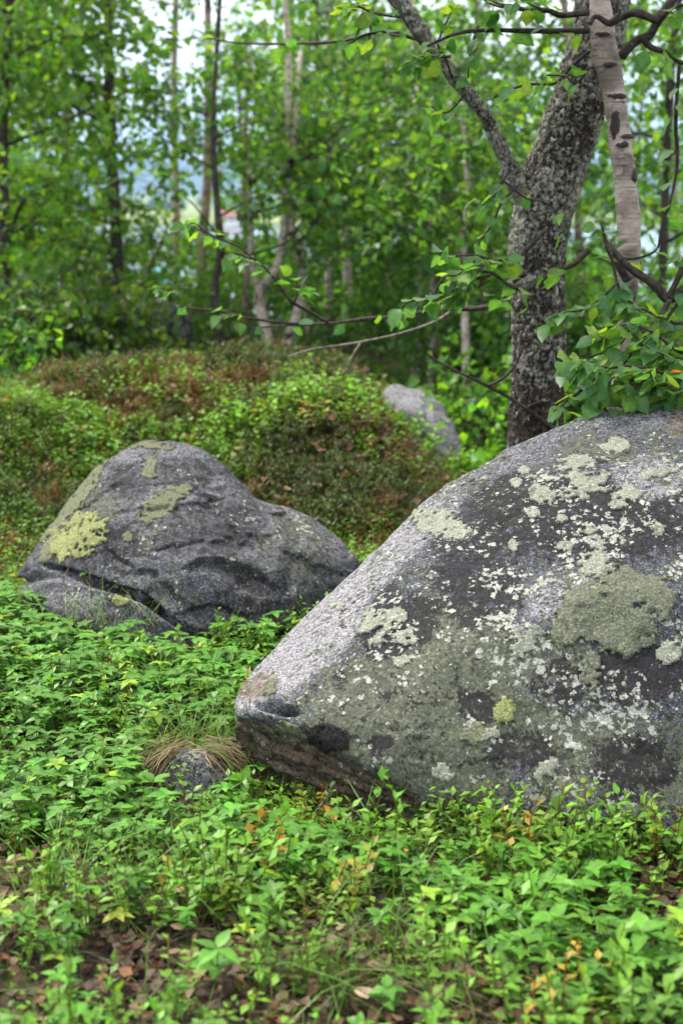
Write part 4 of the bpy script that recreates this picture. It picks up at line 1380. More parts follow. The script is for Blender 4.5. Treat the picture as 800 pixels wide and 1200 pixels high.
# ---------------------------------------------------------------- the wood behind
def B(pts, Y, n_br, lo, hi, reach, nl, label, bark, seed, extra=(), **kw):
    P, R = stem_px(pts, Y, 0.02, True, seed)
    ex = []
    for e in extra:
        p_, r_ = stem_px(e[0], Y + e[1], 0.02, e[2] if len(e) > 2 else True, seed + 5)
        ex.append((p_, r_))
    kw['tint'] = tuple(np.array(kw.get('tint', (1, 1, 1))) * np.array([1.18, 1.15, 1.1]))
    return birch(P, R, n_br, lo, hi, reach, nl, label, bark=bark, seed=seed, extra_stems=ex, **kw)


# the one with the straight dark stem
B([(120, -330, 7), (124, -150, 9), (127, -30, 11), (128, 80, 12), (131, 180, 13), (136, 270, 14), (140, 340, 15), (142, 400, 16)], 11.0, 12, 0.30, 0.95, 1.6, 6500,
  'birch with straight dark stem in bright leafy foliage, upslope of the humped boulder', 'bark_dark', 101, tint=(1.3, 1.2, 0.9), size=0.062, bdir=(1.7, 4.3))
B([(246, -320, 6), (243, -150, 8), (243, -20, 9), (245, 100, 10), (243, 200, 11), (238, 290, 12), (235, 360, 13), (234, 420, 13)], 13.5, 9, 0.5, 0.95, 0.9, 420,
  'slender thinly leaved birch standing in the bright gap above the lake', 'bark_brown', 102, size=0.06, spread=0.3)
B([(262, -60, 3), (254, 60, 5), (250, 160, 7), (254, 240, 8), (259, 290, 9), (251, 340, 10), (256, 380, 10), (255, 425, 11)], 9.3, 6, 0.5, 0.95, 0.7, 330,
  'thin crooked near black birch stem next to the bright gap', 'bark_dark', 103, size=0.052, spread=0.25)
B([(330, -60, 6), (338, 60, 7), (336, 160, 8), (334, 250, 9), (326, 310, 10), (303, 345, 12), (311, 385, 13), (317, 418, 14)], 9.6, 10, 0.56, 0.97, 1.0, 2000,
  'birch of several crooked pale brown stems rising behind the heathy hump', 'bark_pale', 104, bdir=(-1.5, 1.5),
  extra=[([(352, 60, 5), (344, 160, 6), (341, 250, 7), (348, 300, 10), (352, 345, 12), (343, 385, 13), (330, 416, 14)], 0.05),
         ([(292, 180, 5), (293, 250, 7), (296, 310, 8), (306, 350, 8), (314, 390, 9)], 0.08)], size=0.056)
B([(398, 40, 6), (402, 150, 8), (403, 230, 9), (404, 290, 10), (409, 350, 11), (408, 400, 11)], 12.5, 9, 0.55, 0.97, 1.1, 1800,
  'birch with clean pale lower stem between the crooked one and the old leaning one', 'bark_pale', 105, size=0.06)
B([(440, 20, 5), (436, 160, 6), (434, 260, 7), (432, 350, 8), (432, 390, 8)], 14.0, 8, 0.45, 0.97, 1.1, 1800,
  'slim pale birch deep in the wood, just past the clean pale stem', 'bark_pale', 106, size=0.062)
B([(478, -20, 5), (496, 120, 6), (510, 190, 8), (518, 250, 9), (521, 320, 10), (520, 380, 10)], 10.5, 10, 0.50, 0.97, 1.1, 2000,
  'birch with leaning pinkish brown stem seen past the leafy spray', 'bark_brown', 107, size=0.058)
B([(540, 120, 6), (548, 220, 7), (541, 310, 8), (545, 390, 9), (546, 470, 10)], 8.6, 8, 0.5, 0.97, 0.95, 2200,
  'young pale stemmed birch just below the long leafy spray', 'bark_pale', 108, size=0.054)
B([(500, 180, 4), (504, 280, 6), (507, 370, 8), (505, 450, 9)], 9.4, 6, 0.5, 0.97, 0.8, 1400,
  'thin pale birch stem above the blue grey boulder', 'bark_pale', 109, size=0.054)
B([(556, -40, 6), (560, 90, 7), (558, 200, 7), (566, 330, 8), (570, 440, 8)], 12.0, 9, 0.35, 0.97, 1.2, 2400,
  'dim birch glimpsed through the fork of the old leaning birch', 'bark_brown', 110, size=0.06)
B([(800, -40, 8), (786, 80, 9), (780, 200, 10), (776, 320, 11), (772, 430, 12)], 9.5, 10, 0.35, 0.97, 1.2, 2600,
  'dark stemmed birch filling the space beyond the slim pale stem', 'bark_dark', 111, size=0.058)
B([(655, -60, 7), (668, 100, 8), (676, 240, 9), (682, 400, 10)], 11.5, 10, 0.3, 0.97, 1.3, 2600,
  'birch hidden behind the old leaning trunk', 'bark_brown', 112, size=0.06)
B([(20, -160, 8), (12, 0, 10), (4, 140, 12), (6, 300, 13), (10, 420, 14)], 9.8, 12, 0.30, 0.96, 1.5, 6500,
  'birch with dark trunk cut by the edge of view, thick bright foliage', 'bark_dark', 113, tint=(1.2, 1.15, 0.95), size=0.06)
B([(70, -120, 6), (74, 40, 8), (78, 180, 9), (82, 330, 10)], 14.0, 11, 0.25, 0.97, 1.6, 5600,
  'broad birch further back, its yellow green leaves filling the gap between two dark stems', 'bark_brown', 114, tint=(1.3, 1.25, 0.85), size=0.066, bdir=(1.7, 4.3))
B([(196, 268, 3), (186, 290, 6), (172, 320, 8), (162, 350, 10), (158, 390, 12)], 12.5, 5, 0.3, 0.97, 0.6, 500,
  'pale dead looking stem leaning out toward the lake', 'bark_pale', 115, size=0.05, spread=0.2)
B([(366, -100, 6), (372, 60, 7), (374, 180, 8), (372, 300, 9), (370, 390, 9)], 15.0, 10, 0.3, 0.97, 1.4, 2000,
  'tall birch in shade behind the crooked brown stems', 'bark_dark', 116, tint=(0.9, 0.95, 1.0), size=0.066)
B([(470, 0, 6), (468, 120, 7), (474, 240, 8), (470, 380, 8)], 16.0, 10, 0.3, 0.97, 1.5, 2000,
  'shaded birch deep in the wood left of the leaning pinkish stem', 'bark_dark', 117, tint=(0.9, 0.95, 1.0), size=0.068)
for (pts, Y, lab, sd) in (
    ([(384, -20, 4), (386, 140, 5), (388, 260, 7), (384, 330, 8), (387, 395, 8)], 10.8, 'thin pale stem just before the clean pale one, few leaves', 130),
    ([(455, 60, 4), (452, 200, 5), (456, 300, 7), (452, 350, 7), (455, 400, 8)], 11.4, 'thin pale wavering stem past the slim pale birch', 131),
    ([(360, 120, 4), (362, 220, 5), (352, 290, 7), (360, 350, 8), (364, 404, 8)], 11.0, 'bent light brown stem crossing behind the crooked stems', 132),
    ([(292, 60, 4), (286, 200, 6), (290, 300, 7), (284, 400, 8)], 11.8, 'straight light brown stem before the crooked stems', 133),
    ([(488, 100, 4), (484, 230, 5), (490, 330, 7), (487, 420, 8)], 10.0, 'pale stem next to the leaning pinkish one', 134),
    ([(530, 60, 4), (536, 200, 5), (528, 320, 7), (532, 430, 8)], 10.2, 'thin grey brown stem between the leaning pinkish one and the young pale one', 135)):
    B(pts, Y, 6, 0.66, 0.98, 0.8, 700, lab, 'bark_pale' if sd % 2 == 0 else 'bark_brown', sd, size=0.056)
B([(214, -340, 5), (212, -150, 6), (206, 0, 7), (204, 140, 8), (207, 260, 8), (206, 340, 8)], 17.0, 9, 0.66, 0.97, 1.3, 2000,
  'thin birch whose high crown closes the top of the bright gap', 'bark_brown', 136, size=0.07)
# saplings and low brush
def shrub(px_, py_, Y, h, w, nl, label, seed, tint=(1, 1, 1), name='willow_shrub', ns=4, size=0.05, bark='bark_dark'):
    g = at(px_, py_, Y); g[2] = float(hgt(np.array([g[0]]), np.array([g[1]]))[0]) - 0.03
    r_ = np.random.default_rng(seed)
    stems = []
    for q in range(ns):
        a = q * 6.28 / ns + r_.uniform(-0.5, 0.5)
        d = np.array([math.cos(a), math.sin(a), 0]) * w * 0.5
        stems.append((np.array([g + d * 0.08, g + d * 0.45 + [0, 0, h * 0.45], g + d * 0.85 + [0, 0, h * r_.uniform(0.75, 1.0)]]), np.array([0.012, 0.009, 0.004]) * (0.6 + h)))
    return birch(stems[0][0], stems[0][1], ns * 2, 0.15, 0.95, w * 0.4, nl, label, 'brush under the birches', bark, seed, tint, size, 0.16, False, name, stems[1:], None, 'shrub', 'stem', 'foliage')


shrub(115, 400, 8.6, 0.75, 0.8, 2600, 'dense willow bush with brownish olive leaves on the crest of the hump', 201, (1.05, 0.85, 0.75))
shrub(40, 410, 9.0, 0.8, 0.9, 2600, 'green willow bush with dark crossing stems at the edge of view', 202, (0.95, 1.15, 1.15))
shrub(-20, 430, 8.2, 0.6, 0.8, 1600, 'low green bush cut by the edge of view beside the hump', 203, (1.1, 1.2, 1.0))
shrub(70, 340, 12.0, 1.2, 1.4, 3000, 'tall bush in front of the broad yellow green birch', 204, (1.1, 1.1, 0.95))
shrub(282, 405, 10.6, 0.3, 0.5, 600, 'low dark bush at the foot of the crooked brown stems', 205, (0.95, 0.95, 0.9))
shrub(378, 405, 10.4, 0.35, 0.6, 800, 'bush to the other side of the crooked stems, mid green', 206, (1.0, 1.05, 0.9))
shrub(440, 400, 11.2, 0.5, 0.8, 1300, 'green bush above the blue grey boulder', 207, (1.0, 1.1, 0.85))
shrub(575, 470, 7.9, 0.5, 0.7, 1900, 'bright fresh green bush between the blue grey boulder and the old trunk', 208, (1.4, 1.45, 0.9))
shrub(520, 430, 9.6, 0.5, 0.7, 1300, 'tangled green bush behind the blue grey boulder', 209, (1.1, 1.15, 0.9))
shrub(560, 520, 7.2, 0.28, 0.5, 900, 'small bright bush low at the foot of the old trunk', 210, (1.5, 1.6, 0.9))
shrub(222, 400, 11.2, 0.25, 0.6, 700, 'low brush around the dark rock under the trees', 211, (1.15, 1.15, 0.85))
shrub(720, 440, 8.2, 0.9, 1.0, 2400, 'leafy bush behind the huge boulder and slim pale birch', 212, (1.0, 1.1, 0.9))
shrub(820, 440, 8.0, 1.0, 1.0, 2000, 'leafy bush behind the boulder toward the edge of view', 213, (0.95, 1.05, 0.95))
shrub(172, 360, 11.6, 0.4, 0.6, 800, 'low bush at the foot of the pale leaning stem', 214, (1.3, 1.2, 0.8))
shrub(625, 430, 9.0, 0.9, 1.0, 2000, 'bush screened by the old leaning trunk', 215, (1.0, 1.1, 0.9))
shrub(325, 380, 13.5, 0.7, 1.2, 1700, 'pale green bush seen between the crooked brown stems', 216, (1.2, 1.25, 0.95))
shrub(470, 350, 13.0, 1.0, 1.4, 2600, 'wide bush deep in the wood under the pinkish stem', 217, (1.0, 1.1, 0.85))

# trees further back that nothing tells apart
rng = np.random.default_rng(42)
placed = []
tries = 0
while len(placed) < 24 and tries < 4000:
    tries += 1
    Y = rng.uniform(14.5, 30); X = rng.uniform(-0.6, 0.6) * Y
    a = X / Y
    if -0.185 < a < -0.065: continue          # the open gap toward the lake
    if any((X - q[0]) ** 2 + (Y - q[1]) ** 2 < 1.5 ** 2 for q in placed): continue
    placed.append((X, Y))
    z = float(hgt(np.array([X]), np.array([Y]))[0]) - 0.05
    H = rng.uniform(4.2, 6.5) + max(0, (Y - 16) * 0.07)
    l1, l2 = rng.normal(0, 0.25, 2)
    P = np.array([[X, Y, z], [X + l1 * 0.5, Y + l2 * 0.3, z + H * 0.35], [X + l1, Y + l2, z + H * 0.7], [X + l1 * 1.3, Y + l2, z + H]])
    birch(P, np.array([0.075, 0.06, 0.04, 0.012]) * rng.uniform(0.8, 1.3), 9, 0.30, 0.96, 1.6 if abs(a + 0.11) > 0.12 else 0.8, 1600,
          'FARBIRCH', 'birches deep in the wood', ['bark_dark', 'bark_brown', 'bark_pale'][int(rng.integers(0, 3))], 300 + len(placed),
          tuple(np.array([1.3, 1.3, 1.0]) * rng.uniform(1.0, 1.6)), 0.085, 0.5, True)
# low bushes deep in the wood closing the view under the crowns
for q in range(20):
    while True:
        Y = rng.uniform(13.5, 26); X = rng.uniform(-0.45, 0.42) * Y
        if not (-0.175 < X / Y < -0.08): break
    qx, qy = proj(np.array([X, Y, 0.0]))
    shrub(float(qx), float(qy), Y, rng.uniform(0.9, 1.8), rng.uniform(1.6, 2.6), 2200, 'FARBUSH', 400 + q, tuple(np.array([1.25, 1.3, 0.9]) * rng.uniform(0.9, 1.4)), 'willow_shrub', 4, 0.075)
    TREES[-1]['group'] = 'undergrowth deep in the wood'

shrub(262, 345, 14.0, 0.9, 0.9, 1100, 'light green bush below the white house across the water', 218, (1.4, 1.4, 0.9), size=0.06)
shrub(215, 365, 13.0, 0.5, 0.7, 700, 'small light bush at the lower end of the bright gap', 219, (1.4, 1.4, 0.9), size=0.055)
shrub(150, 300, 15.0, 1.3, 0.7, 800, 'upright pale green bush at the dark side of the bright gap', 220, (1.35, 1.35, 1.0), size=0.06)

# labels of the far trees: what they stand behind, then their order in depth
ANCH = [(128, 'the straight dark stem'), (10, 'the dark trunk at the edge'), (78, 'the broad yellow green birch'), (240, 'the thin leaved birch'), (330, 'the crooked brown stems'), (404, 'the clean pale stem'),
        (500, 'the leaning pinkish stem'), (560, 'the fork of the old birch'), (640, 'the old leaning trunk'), (720, 'the slim pale stem'), (790, 'the far dark stem')]
for key, noun in (('FARBIRCH', 'slender birch'), ('FARBUSH', 'leafy bush')):
    cell = {}
    for t_ in TREES:
        if t_.get('label') == key:
            x_, y_ = proj(np.array(t_.location)[None])
            ax = float(x_[0])
            nm = 'outside the frame' if ax < -60 or ax > 860 else min(ANCH, key=lambda q: abs(q[0] - ax))[1]
            cell.setdefault((nm, ax < 400), []).append(t_)
    for (nm, lf_), L_ in cell.items():
        L_.sort(key=lambda o_: o_.location.y)
        for n_, t_ in enumerate(L_):
            where = ('beyond the %s border' % ('left' if lf_ else 'right')) if nm == 'outside the frame' else 'behind ' + nm
            t_['label'] = '%s deep in the wood %s%s' % (noun, where, '' if len(L_) == 1 else ', ' + ['first', 'second', 'third', 'fourth', 'fifth', 'sixth', 'seventh', 'eighth', 'ninth', 'tenth', 'eleventh', 'twelfth'][min(n_, 11)] + ' in depth')

# ---------------------------------------------------------------- the lake, a house on the shore, a shed, the far woods
bm = bmesh.new()
vs_ = [bm.verts.new((math.sin(t) * 475, math.cos(t) * 475, LAKE_Z)) for t in np.linspace(0, 2 * PI, 96, endpoint=False)][::-1]
bm.faces.new(vs_[::-1]); me = bpy.data.meshes.new('lake'); bm.to_mesh(me); bm.free()
tag(link('lake', me, None, M['water']), 'pale lake reflecting the white sky, seen through the gap in the birches', 'lake', kind='structure')


def boxm(x0, x1, y0, y1, z0, z1):
    V = np.array([[x, y, z] for z in (z0, z1) for y in (y0, y1) for x in (x0, x1)], float)
    return V, np.array([[0, 2, 3, 1], [4, 5, 7, 6], [0, 1, 5, 4], [1, 3, 7, 5], [3, 2, 6, 7], [2, 0, 4, 6]])


def house(px_, py_, Y, w, d, h, rh, wall, roof, label, cat, name, nwin):
    g = at(px_, py_, Y); root = empty(name, (g[0], g[1], g[2]), 0.0)
    V, F = boxm(-w / 2, w / 2, -d / 2, d / 2, -1.5, h)
    link('wall', mesh_np('wall', V, F, False), root, M[wall])
    e = 0.12 * w
    V = np.array([[-w / 2 - e, -d / 2 - e, h - 0.1], [w / 2 + e, -d / 2 - e, h - 0.1], [w / 2 + e, d / 2 + e, h - 0.1], [-w / 2 - e, d / 2 + e, h - 0.1], [-w / 2 - e, 0, h + rh], [w / 2 + e, 0, h + rh]])
    ro = link('roof', mesh_np('roof', V, [np.array([[0, 1, 5, 4], [2, 3, 4, 5], [3, 2, 1, 0]]), np.array([[0, 4, 3], [1, 2, 5]])], False), root, M[roof])
    for q in range(nwin):
        x = -w / 2 + w * (q + 0.5) / nwin
        V, F = boxm(x - w * 0.08, x + w * 0.08, -d / 2 - 0.06, -d / 2 + 0.05, h * 0.4, h * 0.8)
        link('window', mesh_np('window', V, F, False), root, M['dark_glass'])
    if nwin > 1:
        V, F = boxm(w * 0.15, w * 0.24, -0.5, 0.5, h + rh * 0.5, h + rh + 0.8)
        link('chimney', mesh_np('chimney', V, F, False), ro, M['white_wall'])
    tag(root, label, cat)


house(272, 262, 478, 6.4, 6, 2.4, 2.2, 'white_wall', 'red_roof', 'white house with a red roof far off across the gap', 'house', 'lake_house', 3)
house(186, 332, 120, 1.6, 1.5, 1.0, 0.4, 'teal_wall', 'teal_wall', 'small teal shed at the water seen through the gap', 'shed', 'boat_shed', 1)

rng = np.random.default_rng(9)
s = Soup()
V = []
n = 2400
d = rng.uniform(900, 1150, n); a = rng.uniform(-0.6, 0.6, n)
X, Y = d * np.sin(a), d * np.cos(a)
keep = ~((X / Y > -0.155) & (X / Y < -0.07) & (rng.uniform(0, 1, n) < 0.8))
X, Y = X[keep], Y[keep]; Z = np.maximum(hgt(X, Y), -8.0) - 0.2
ico = bmesh.new(); bmesh.ops.create_icosphere(ico, subdivisions=1, radius=1.0)
IV = np.array([v.co[:] for v in ico.verts]); IF = np.array([[v.index for v in f.verts] for f in ico.faces]); ico.free()
IV = IV * (1 + 0.25 * rng.normal(0, 1, (len(IV), 1)))
Rm = rotz_tilt(len(X), rng, 0.1) * rng.uniform(2.0, 4.0, len(X))[:, None, None]
s.many((IV * np.array([1, 1, 1.5]), np.zeros((0, 4), int), IF, np.ones_like(IV)), Rm, np.stack([X, Y, Z + 2.0], 1), np.tile([0.045, 0.08, 0.03], (len(X), 1)) * rng.uniform(0.7, 1.3, (len(X), 1)))
o = link('distant_woodland', s.mesh('distant_woodland'), None, M['leaf'])
tag(o, 'belt of woodland on the far shore of the lake', 'woodland', kind='stuff')
# ---------------------------------------------------------------- plants of the forest floor
def stack(items):
    s = Soup()
    for it in items: s.add(*it)
    return s.arrays()


def stem_strip(P, w, col, sides=3):
    """thin stem along P: three-sided, or a flat strip for small plants"""
    P = np.asarray(P, float); n = len(P)
    o = np.array([[w, 0, 0], [-0.5 * w, 0.87 * w, 0], [-0.5 * w, -0.87 * w, 0]])[:sides] if sides == 3 else np.array([[w, 0.3 * w, 0], [-w, -0.3 * w, 0]])
    V = (P[:, None] + o[None] * np.linspace(1, 0.6, n)[:, None, None]).reshape(-1, 3)
    m = sides if sides == 3 else 1
    Q = np.array([[k * sides + a, k * sides + (a + 1) % sides, k * sides + sides + (a + 1) % sides, k * sides + sides + a] for k in range(n - 1) for a in range(m)])
    return V, Q, np.zeros((0, 3), int), np.tile(col, (len(V), 1))


def diamond(L, Wd, fold=0.2, curl=0.2):
    """a small leaf seen from afar: two folded halves"""
    V = np.array([[0, 0, 0], [-Wd / 2, 0.45 * L, fold * Wd / 2], [0, L, -curl * L * 0.5], [Wd / 2, 0.45 * L, fold * Wd / 2]])
    return V, np.zeros((0, 4), int), np.array([[0, 2, 1], [0, 3, 2]])


def place(lf, az, el, pos, roll=0.0):
    V, Q, T = lf
    d = np.array([[math.cos(az) * math.cos(el), math.sin(az) * math.cos(el), math.sin(el)]])
    d = d / np.linalg.norm(d); up = np.array([0, 0, 1.0]) if abs(d[0, 2]) < 0.98 else np.array([1.0, 0, 0])
    x = np.cross(d[0], up); x /= np.linalg.norm(x); z = np.cross(x, d[0])
    if roll:
        x, z = x * math.cos(roll) + z * math.sin(roll), z * math.cos(roll) - x * math.sin(roll)
    return V @ np.stack([x, d[0], z], 1).T + pos, Q, T


def cornel_parts(rng, h, leaf, tiers, seg=4, n=(4, 6), tone=1.0):
    """dwarf cornel: whorls of pointed oval leaves on a short stem; list of (kind, V, Q, T, colour)"""
    out = []
    tip = np.array([rng.normal(0, 0.1) * h, rng.normal(0, 0.1) * h, h])
    out.append(('stem',) + stem_strip([[0, 0, -0.02], tip], 0.0016, (0.10, 0.085, 0.03)))
    for t in range(tiers):
        f = 1.0 if t == 0 else 1.0 - 0.36 * t
        k = int(rng.integers(n[0], n[1] + 1)); a0 = rng.uniform(0, 6.28)
        for q in range(k):
            L = leaf * rng.uniform(0.78, 1.15) * (1 if t == 0 else 0.9)
            lf = leaf_np(L, L * rng.uniform(0.52, 0.64), 'ovate', seg, rng.uniform(0.1, 0.35), rng.uniform(0.1, 0.45), 0.05 * L if seg > 3 else 0.0)
            az = a0 + q * 6.28 / k + rng.normal(0, 0.2)
            V, Q, T = place(lf, az, rng.normal(0.28, 0.2), tip * f, rng.normal(0, 0.15))
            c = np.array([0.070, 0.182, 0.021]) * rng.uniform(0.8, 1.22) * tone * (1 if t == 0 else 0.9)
            C = np.tile(c, (len(V), 1)); C[:seg + 1] *= 1.15
            out.append(('leaf', V, Q, T, C))
    return out


def bilberry_parts(rng, h, leaf, n=18, col=(0.108, 0.235, 0.023), seg=2, forks=3, far=False):
    """bilberry: erect angled shoots with small oval leaves set alternately"""
    out = []
    for b in range(forks):
        a = rng.uniform(0, 6.28); lean = rng.uniform(0.05, 0.5)
        hh = h * rng.uniform(0.65, 1.0)
        base = np.array([0, 0, -0.02]); tip = np.array([math.cos(a) * lean * hh, math.sin(a) * lean * hh, hh])
        midp = (base + tip) / 2 + np.array([rng.normal(0, 0.08) * hh, rng.normal(0, 0.08) * hh, 0.05 * hh])
        C = catmull([base, midp, tip], 3 if (far or seg < 3) else 7)
        out.append(('stem',) + stem_strip(C[::2] if far else C, 0.0013, (0.12, 0.13, 0.03), 2 if far else 3))
        k = max(3, n // forks)
        Cf = catmull([base, midp, tip], 40)
        for q in range(k):
            f = 0.25 + 0.75 * (q + 0.5) / k
            L = leaf * rng.uniform(0.7, 1.15) * (1.0 if f < 0.9 else 0.8)
            lf = diamond(L * 1.05, L * rng.uniform(0.6, 0.72)) if far else leaf_np(L, L * rng.uniform(0.5, 0.62), 'ovate', seg, rng.uniform(0.1, 0.3), rng.uniform(0.0, 0.3), 0.04 * L if seg > 2 else 0.0)
            V, Q, T = place(lf, a + (q % 2) * PI + rng.normal(0, 0.7), rng.normal(0.45, 0.3), Cf[min(39, int(f * 39))])
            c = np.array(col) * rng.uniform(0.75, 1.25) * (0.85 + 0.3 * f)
            out.append(('leaf', V, Q, T, np.tile(c, (len(V), 1))))
    return out


def heath_parts(rng, h):
    """crowberry and heather: wiry shoots set with tiny needles"""
    out = []
    for b in range(5):
        a = rng.uniform(0, 6.28); lean = rng.uniform(0.1, 0.9); hh = h * rng.uniform(0.6, 1.0)
        tip = np.array([math.cos(a) * lean * hh, math.sin(a) * lean * hh, hh])
        C = catmull([[0, 0, -0.02], tip * 0.5 + [0, 0, 0.15 * hh], tip], 3)
        out.append(('stem',) + stem_strip(C, 0.0016, (0.06, 0.035, 0.022), 2))
        Cf = catmull([[0, 0, -0.02], tip * 0.5 + [0, 0, 0.15 * hh], tip], 30)
        m = 12
        for q in range(m):
            f = 0.3 + 0.7 * (q + 0.5) / m
            L = 0.0135 * rng.uniform(0.8, 1.4)
            V = np.array([[-0.2 * L, 0, 0], [0.2 * L, 0, 0], [0, L, 0.1 * L]])
            V, Q, T = place((V, np.zeros((0, 4), int), np.array([[0, 1, 2]])), rng.uniform(0, 6.28), rng.normal(0.6, 0.3), Cf[int(f * 29)])
            out.append(('leaf', V, Q, T, np.tile(np.array([0.060, 0.090, 0.022]) * rng.uniform(0.7, 1.4), (3, 1))))
    return out


def tmpl(parts):
    s = Soup()
    for p in parts: s.add(p[1], p[2], p[3], p[4])
    return s.arrays()


def blade(L, w, lean, col, seg=4):
    t = np.linspace(0, 1, seg + 1)
    y = lean * L * t ** 1.8; z = L * t * np.sqrt(np.maximum(0.05, 1 - (lean * t ** 0.9) ** 2 * 0.8)); ww = w * (1 - t) ** 0.6
    V = np.concatenate([np.stack([-ww, y, z], 1), np.stack([ww, y, z + 0.3 * ww], 1)])
    n = seg + 1
    Q = np.array([[k, n + k, n + k + 1, k + 1] for k in range(seg)])
    return V, Q, np.zeros((0, 3), int), np.tile(col, (len(V), 1))


# ---- where what grows (outlines given on the photograph, carried onto the ground)
Z_CORNEL = [(-400, 710), (10, 725), (60, 760), (160, 785), (262, 800), (300, 770), (330, 735), (300, 830), (290, 965), (330, 1000), (430, 1020), (520, 1030), (560, 1055), (700, 1040), (1300, 1035), (1300, 1230), (620, 1230), (560, 1120), (470, 1060), (330, 1050), (210, 1010), (90, 1000), (-50, 1000), (-400, 980)]
Z_BARE = [[(-60, 1015), (70, 1010), (150, 1045), (110, 1090), (40, 1110), (-60, 1120)], [(120, 1095), (250, 1100), (330, 1145), (240, 1190), (90, 1185)], [(480, 1170), (640, 1165), (660, 1240), (280, 1240), (330, 1175)], [(10, 1150), (80, 1170), (60, 1240), (-60, 1240), (-60, 1160)], [(720, 1010), (800, 1030), (800, 1090), (740, 1080)], [(330, 1075), (420, 1070), (430, 1120), (340, 1130)]]
Z_HEATH = [[(60, 430), (260, 415), (330, 430), (320, 500), (200, 520), (110, 500)], [(290, 500), (360, 420), (470, 440), (545, 530), (470, 620), (380, 640), (310, 590)]]
Z_LITTER = [[(350, 440), (460, 445), (520, 520), (500, 580), (420, 560), (360, 530)], [(130, 440), (210, 440), (190, 470), (130, 468)]]
BILB_HI = [[(410, 930), (800, 930), (1100, 960), (1100, 1010), (780, 1000), (600, 1010), (420, 985)], [(-300, 440), (110, 420), (120, 560), (60, 650), (-300, 660)], [(220, 410), (360, 410), (330, 500), (200, 540), (150, 500)], [(430, 600), (340, 700), (330, 740), (420, 690), (470, 620)]]


def soft_in(px, py, poly, rng, j=16):
    return inpoly(px + rng.normal(0, j, px.shape), py + rng.normal(0, j * 0.7, py.shape), poly)


def scatter(n, y0, y1, rng, side=0.34, extra=0.55):
    """random ground points in the wedge in front of the viewer and some way either side"""
    Y = np.sqrt(rng.uniform(y0 ** 2, y1 ** 2, n))
    X = rng.uniform(-1, 1, n) * (side * Y + extra)
    Z = hgt(X, Y)
    px, py = proj(np.stack([X, Y, Z], 1))
    return X, Y, Z, px, py


def free(X, Y, Z, m, up=0.03):
    idx = np.where(m)[0]
    return np.array([i for i in idx if not in_rock(X[i], Y[i], Z[i] + up)], int)


rng = np.random.default_rng(2024)
tint = lambda n, sd, r: (rng.normal(1, sd, (n, 1)) * (1 + rng.normal(0, r, (n, 3)))).clip(0.5, 1.7)

# dwarf cornel
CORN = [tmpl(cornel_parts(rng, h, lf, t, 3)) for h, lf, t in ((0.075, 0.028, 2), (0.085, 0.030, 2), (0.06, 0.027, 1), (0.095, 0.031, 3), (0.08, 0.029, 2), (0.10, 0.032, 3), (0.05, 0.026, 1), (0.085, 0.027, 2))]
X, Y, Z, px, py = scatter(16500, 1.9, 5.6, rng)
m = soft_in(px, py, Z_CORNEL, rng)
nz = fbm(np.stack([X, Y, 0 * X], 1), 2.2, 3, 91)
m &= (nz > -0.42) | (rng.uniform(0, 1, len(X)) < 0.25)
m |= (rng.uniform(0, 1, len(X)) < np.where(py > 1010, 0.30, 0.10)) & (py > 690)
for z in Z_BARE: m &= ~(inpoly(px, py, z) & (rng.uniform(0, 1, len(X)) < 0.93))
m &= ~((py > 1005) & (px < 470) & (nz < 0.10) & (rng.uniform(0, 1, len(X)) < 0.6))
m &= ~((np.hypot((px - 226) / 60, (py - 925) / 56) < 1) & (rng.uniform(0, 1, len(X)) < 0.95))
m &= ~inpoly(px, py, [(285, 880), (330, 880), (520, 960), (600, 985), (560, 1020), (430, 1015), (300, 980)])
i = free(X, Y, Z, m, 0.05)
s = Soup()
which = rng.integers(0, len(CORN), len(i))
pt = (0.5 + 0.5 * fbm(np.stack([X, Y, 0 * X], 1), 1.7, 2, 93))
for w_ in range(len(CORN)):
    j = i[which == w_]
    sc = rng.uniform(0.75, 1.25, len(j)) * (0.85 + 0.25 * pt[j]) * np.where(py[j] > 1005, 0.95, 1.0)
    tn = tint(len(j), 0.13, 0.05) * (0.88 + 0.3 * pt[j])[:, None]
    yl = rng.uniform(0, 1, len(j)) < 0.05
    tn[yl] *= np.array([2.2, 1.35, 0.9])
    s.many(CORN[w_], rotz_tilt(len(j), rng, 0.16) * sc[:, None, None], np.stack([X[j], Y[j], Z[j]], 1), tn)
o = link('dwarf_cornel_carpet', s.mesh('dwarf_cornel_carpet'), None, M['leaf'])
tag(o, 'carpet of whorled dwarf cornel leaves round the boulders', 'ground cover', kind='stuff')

# bilberry
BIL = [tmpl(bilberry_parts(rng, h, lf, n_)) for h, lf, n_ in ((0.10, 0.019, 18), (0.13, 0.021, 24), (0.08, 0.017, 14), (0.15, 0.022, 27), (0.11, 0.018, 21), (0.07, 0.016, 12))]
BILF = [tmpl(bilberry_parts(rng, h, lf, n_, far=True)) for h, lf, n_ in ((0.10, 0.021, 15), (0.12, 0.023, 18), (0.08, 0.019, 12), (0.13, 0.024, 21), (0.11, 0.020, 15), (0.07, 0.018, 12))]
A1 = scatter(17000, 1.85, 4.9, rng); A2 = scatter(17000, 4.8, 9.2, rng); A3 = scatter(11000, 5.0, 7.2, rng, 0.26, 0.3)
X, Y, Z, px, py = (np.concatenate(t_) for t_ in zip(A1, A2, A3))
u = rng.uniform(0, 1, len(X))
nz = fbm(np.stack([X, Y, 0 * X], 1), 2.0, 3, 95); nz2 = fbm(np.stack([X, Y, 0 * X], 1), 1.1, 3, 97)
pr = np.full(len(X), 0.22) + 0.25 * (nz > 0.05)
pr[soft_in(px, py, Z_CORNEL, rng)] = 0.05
for z in BILB_HI: pr[soft_in(px, py, z, rng, 10)] = 0.8
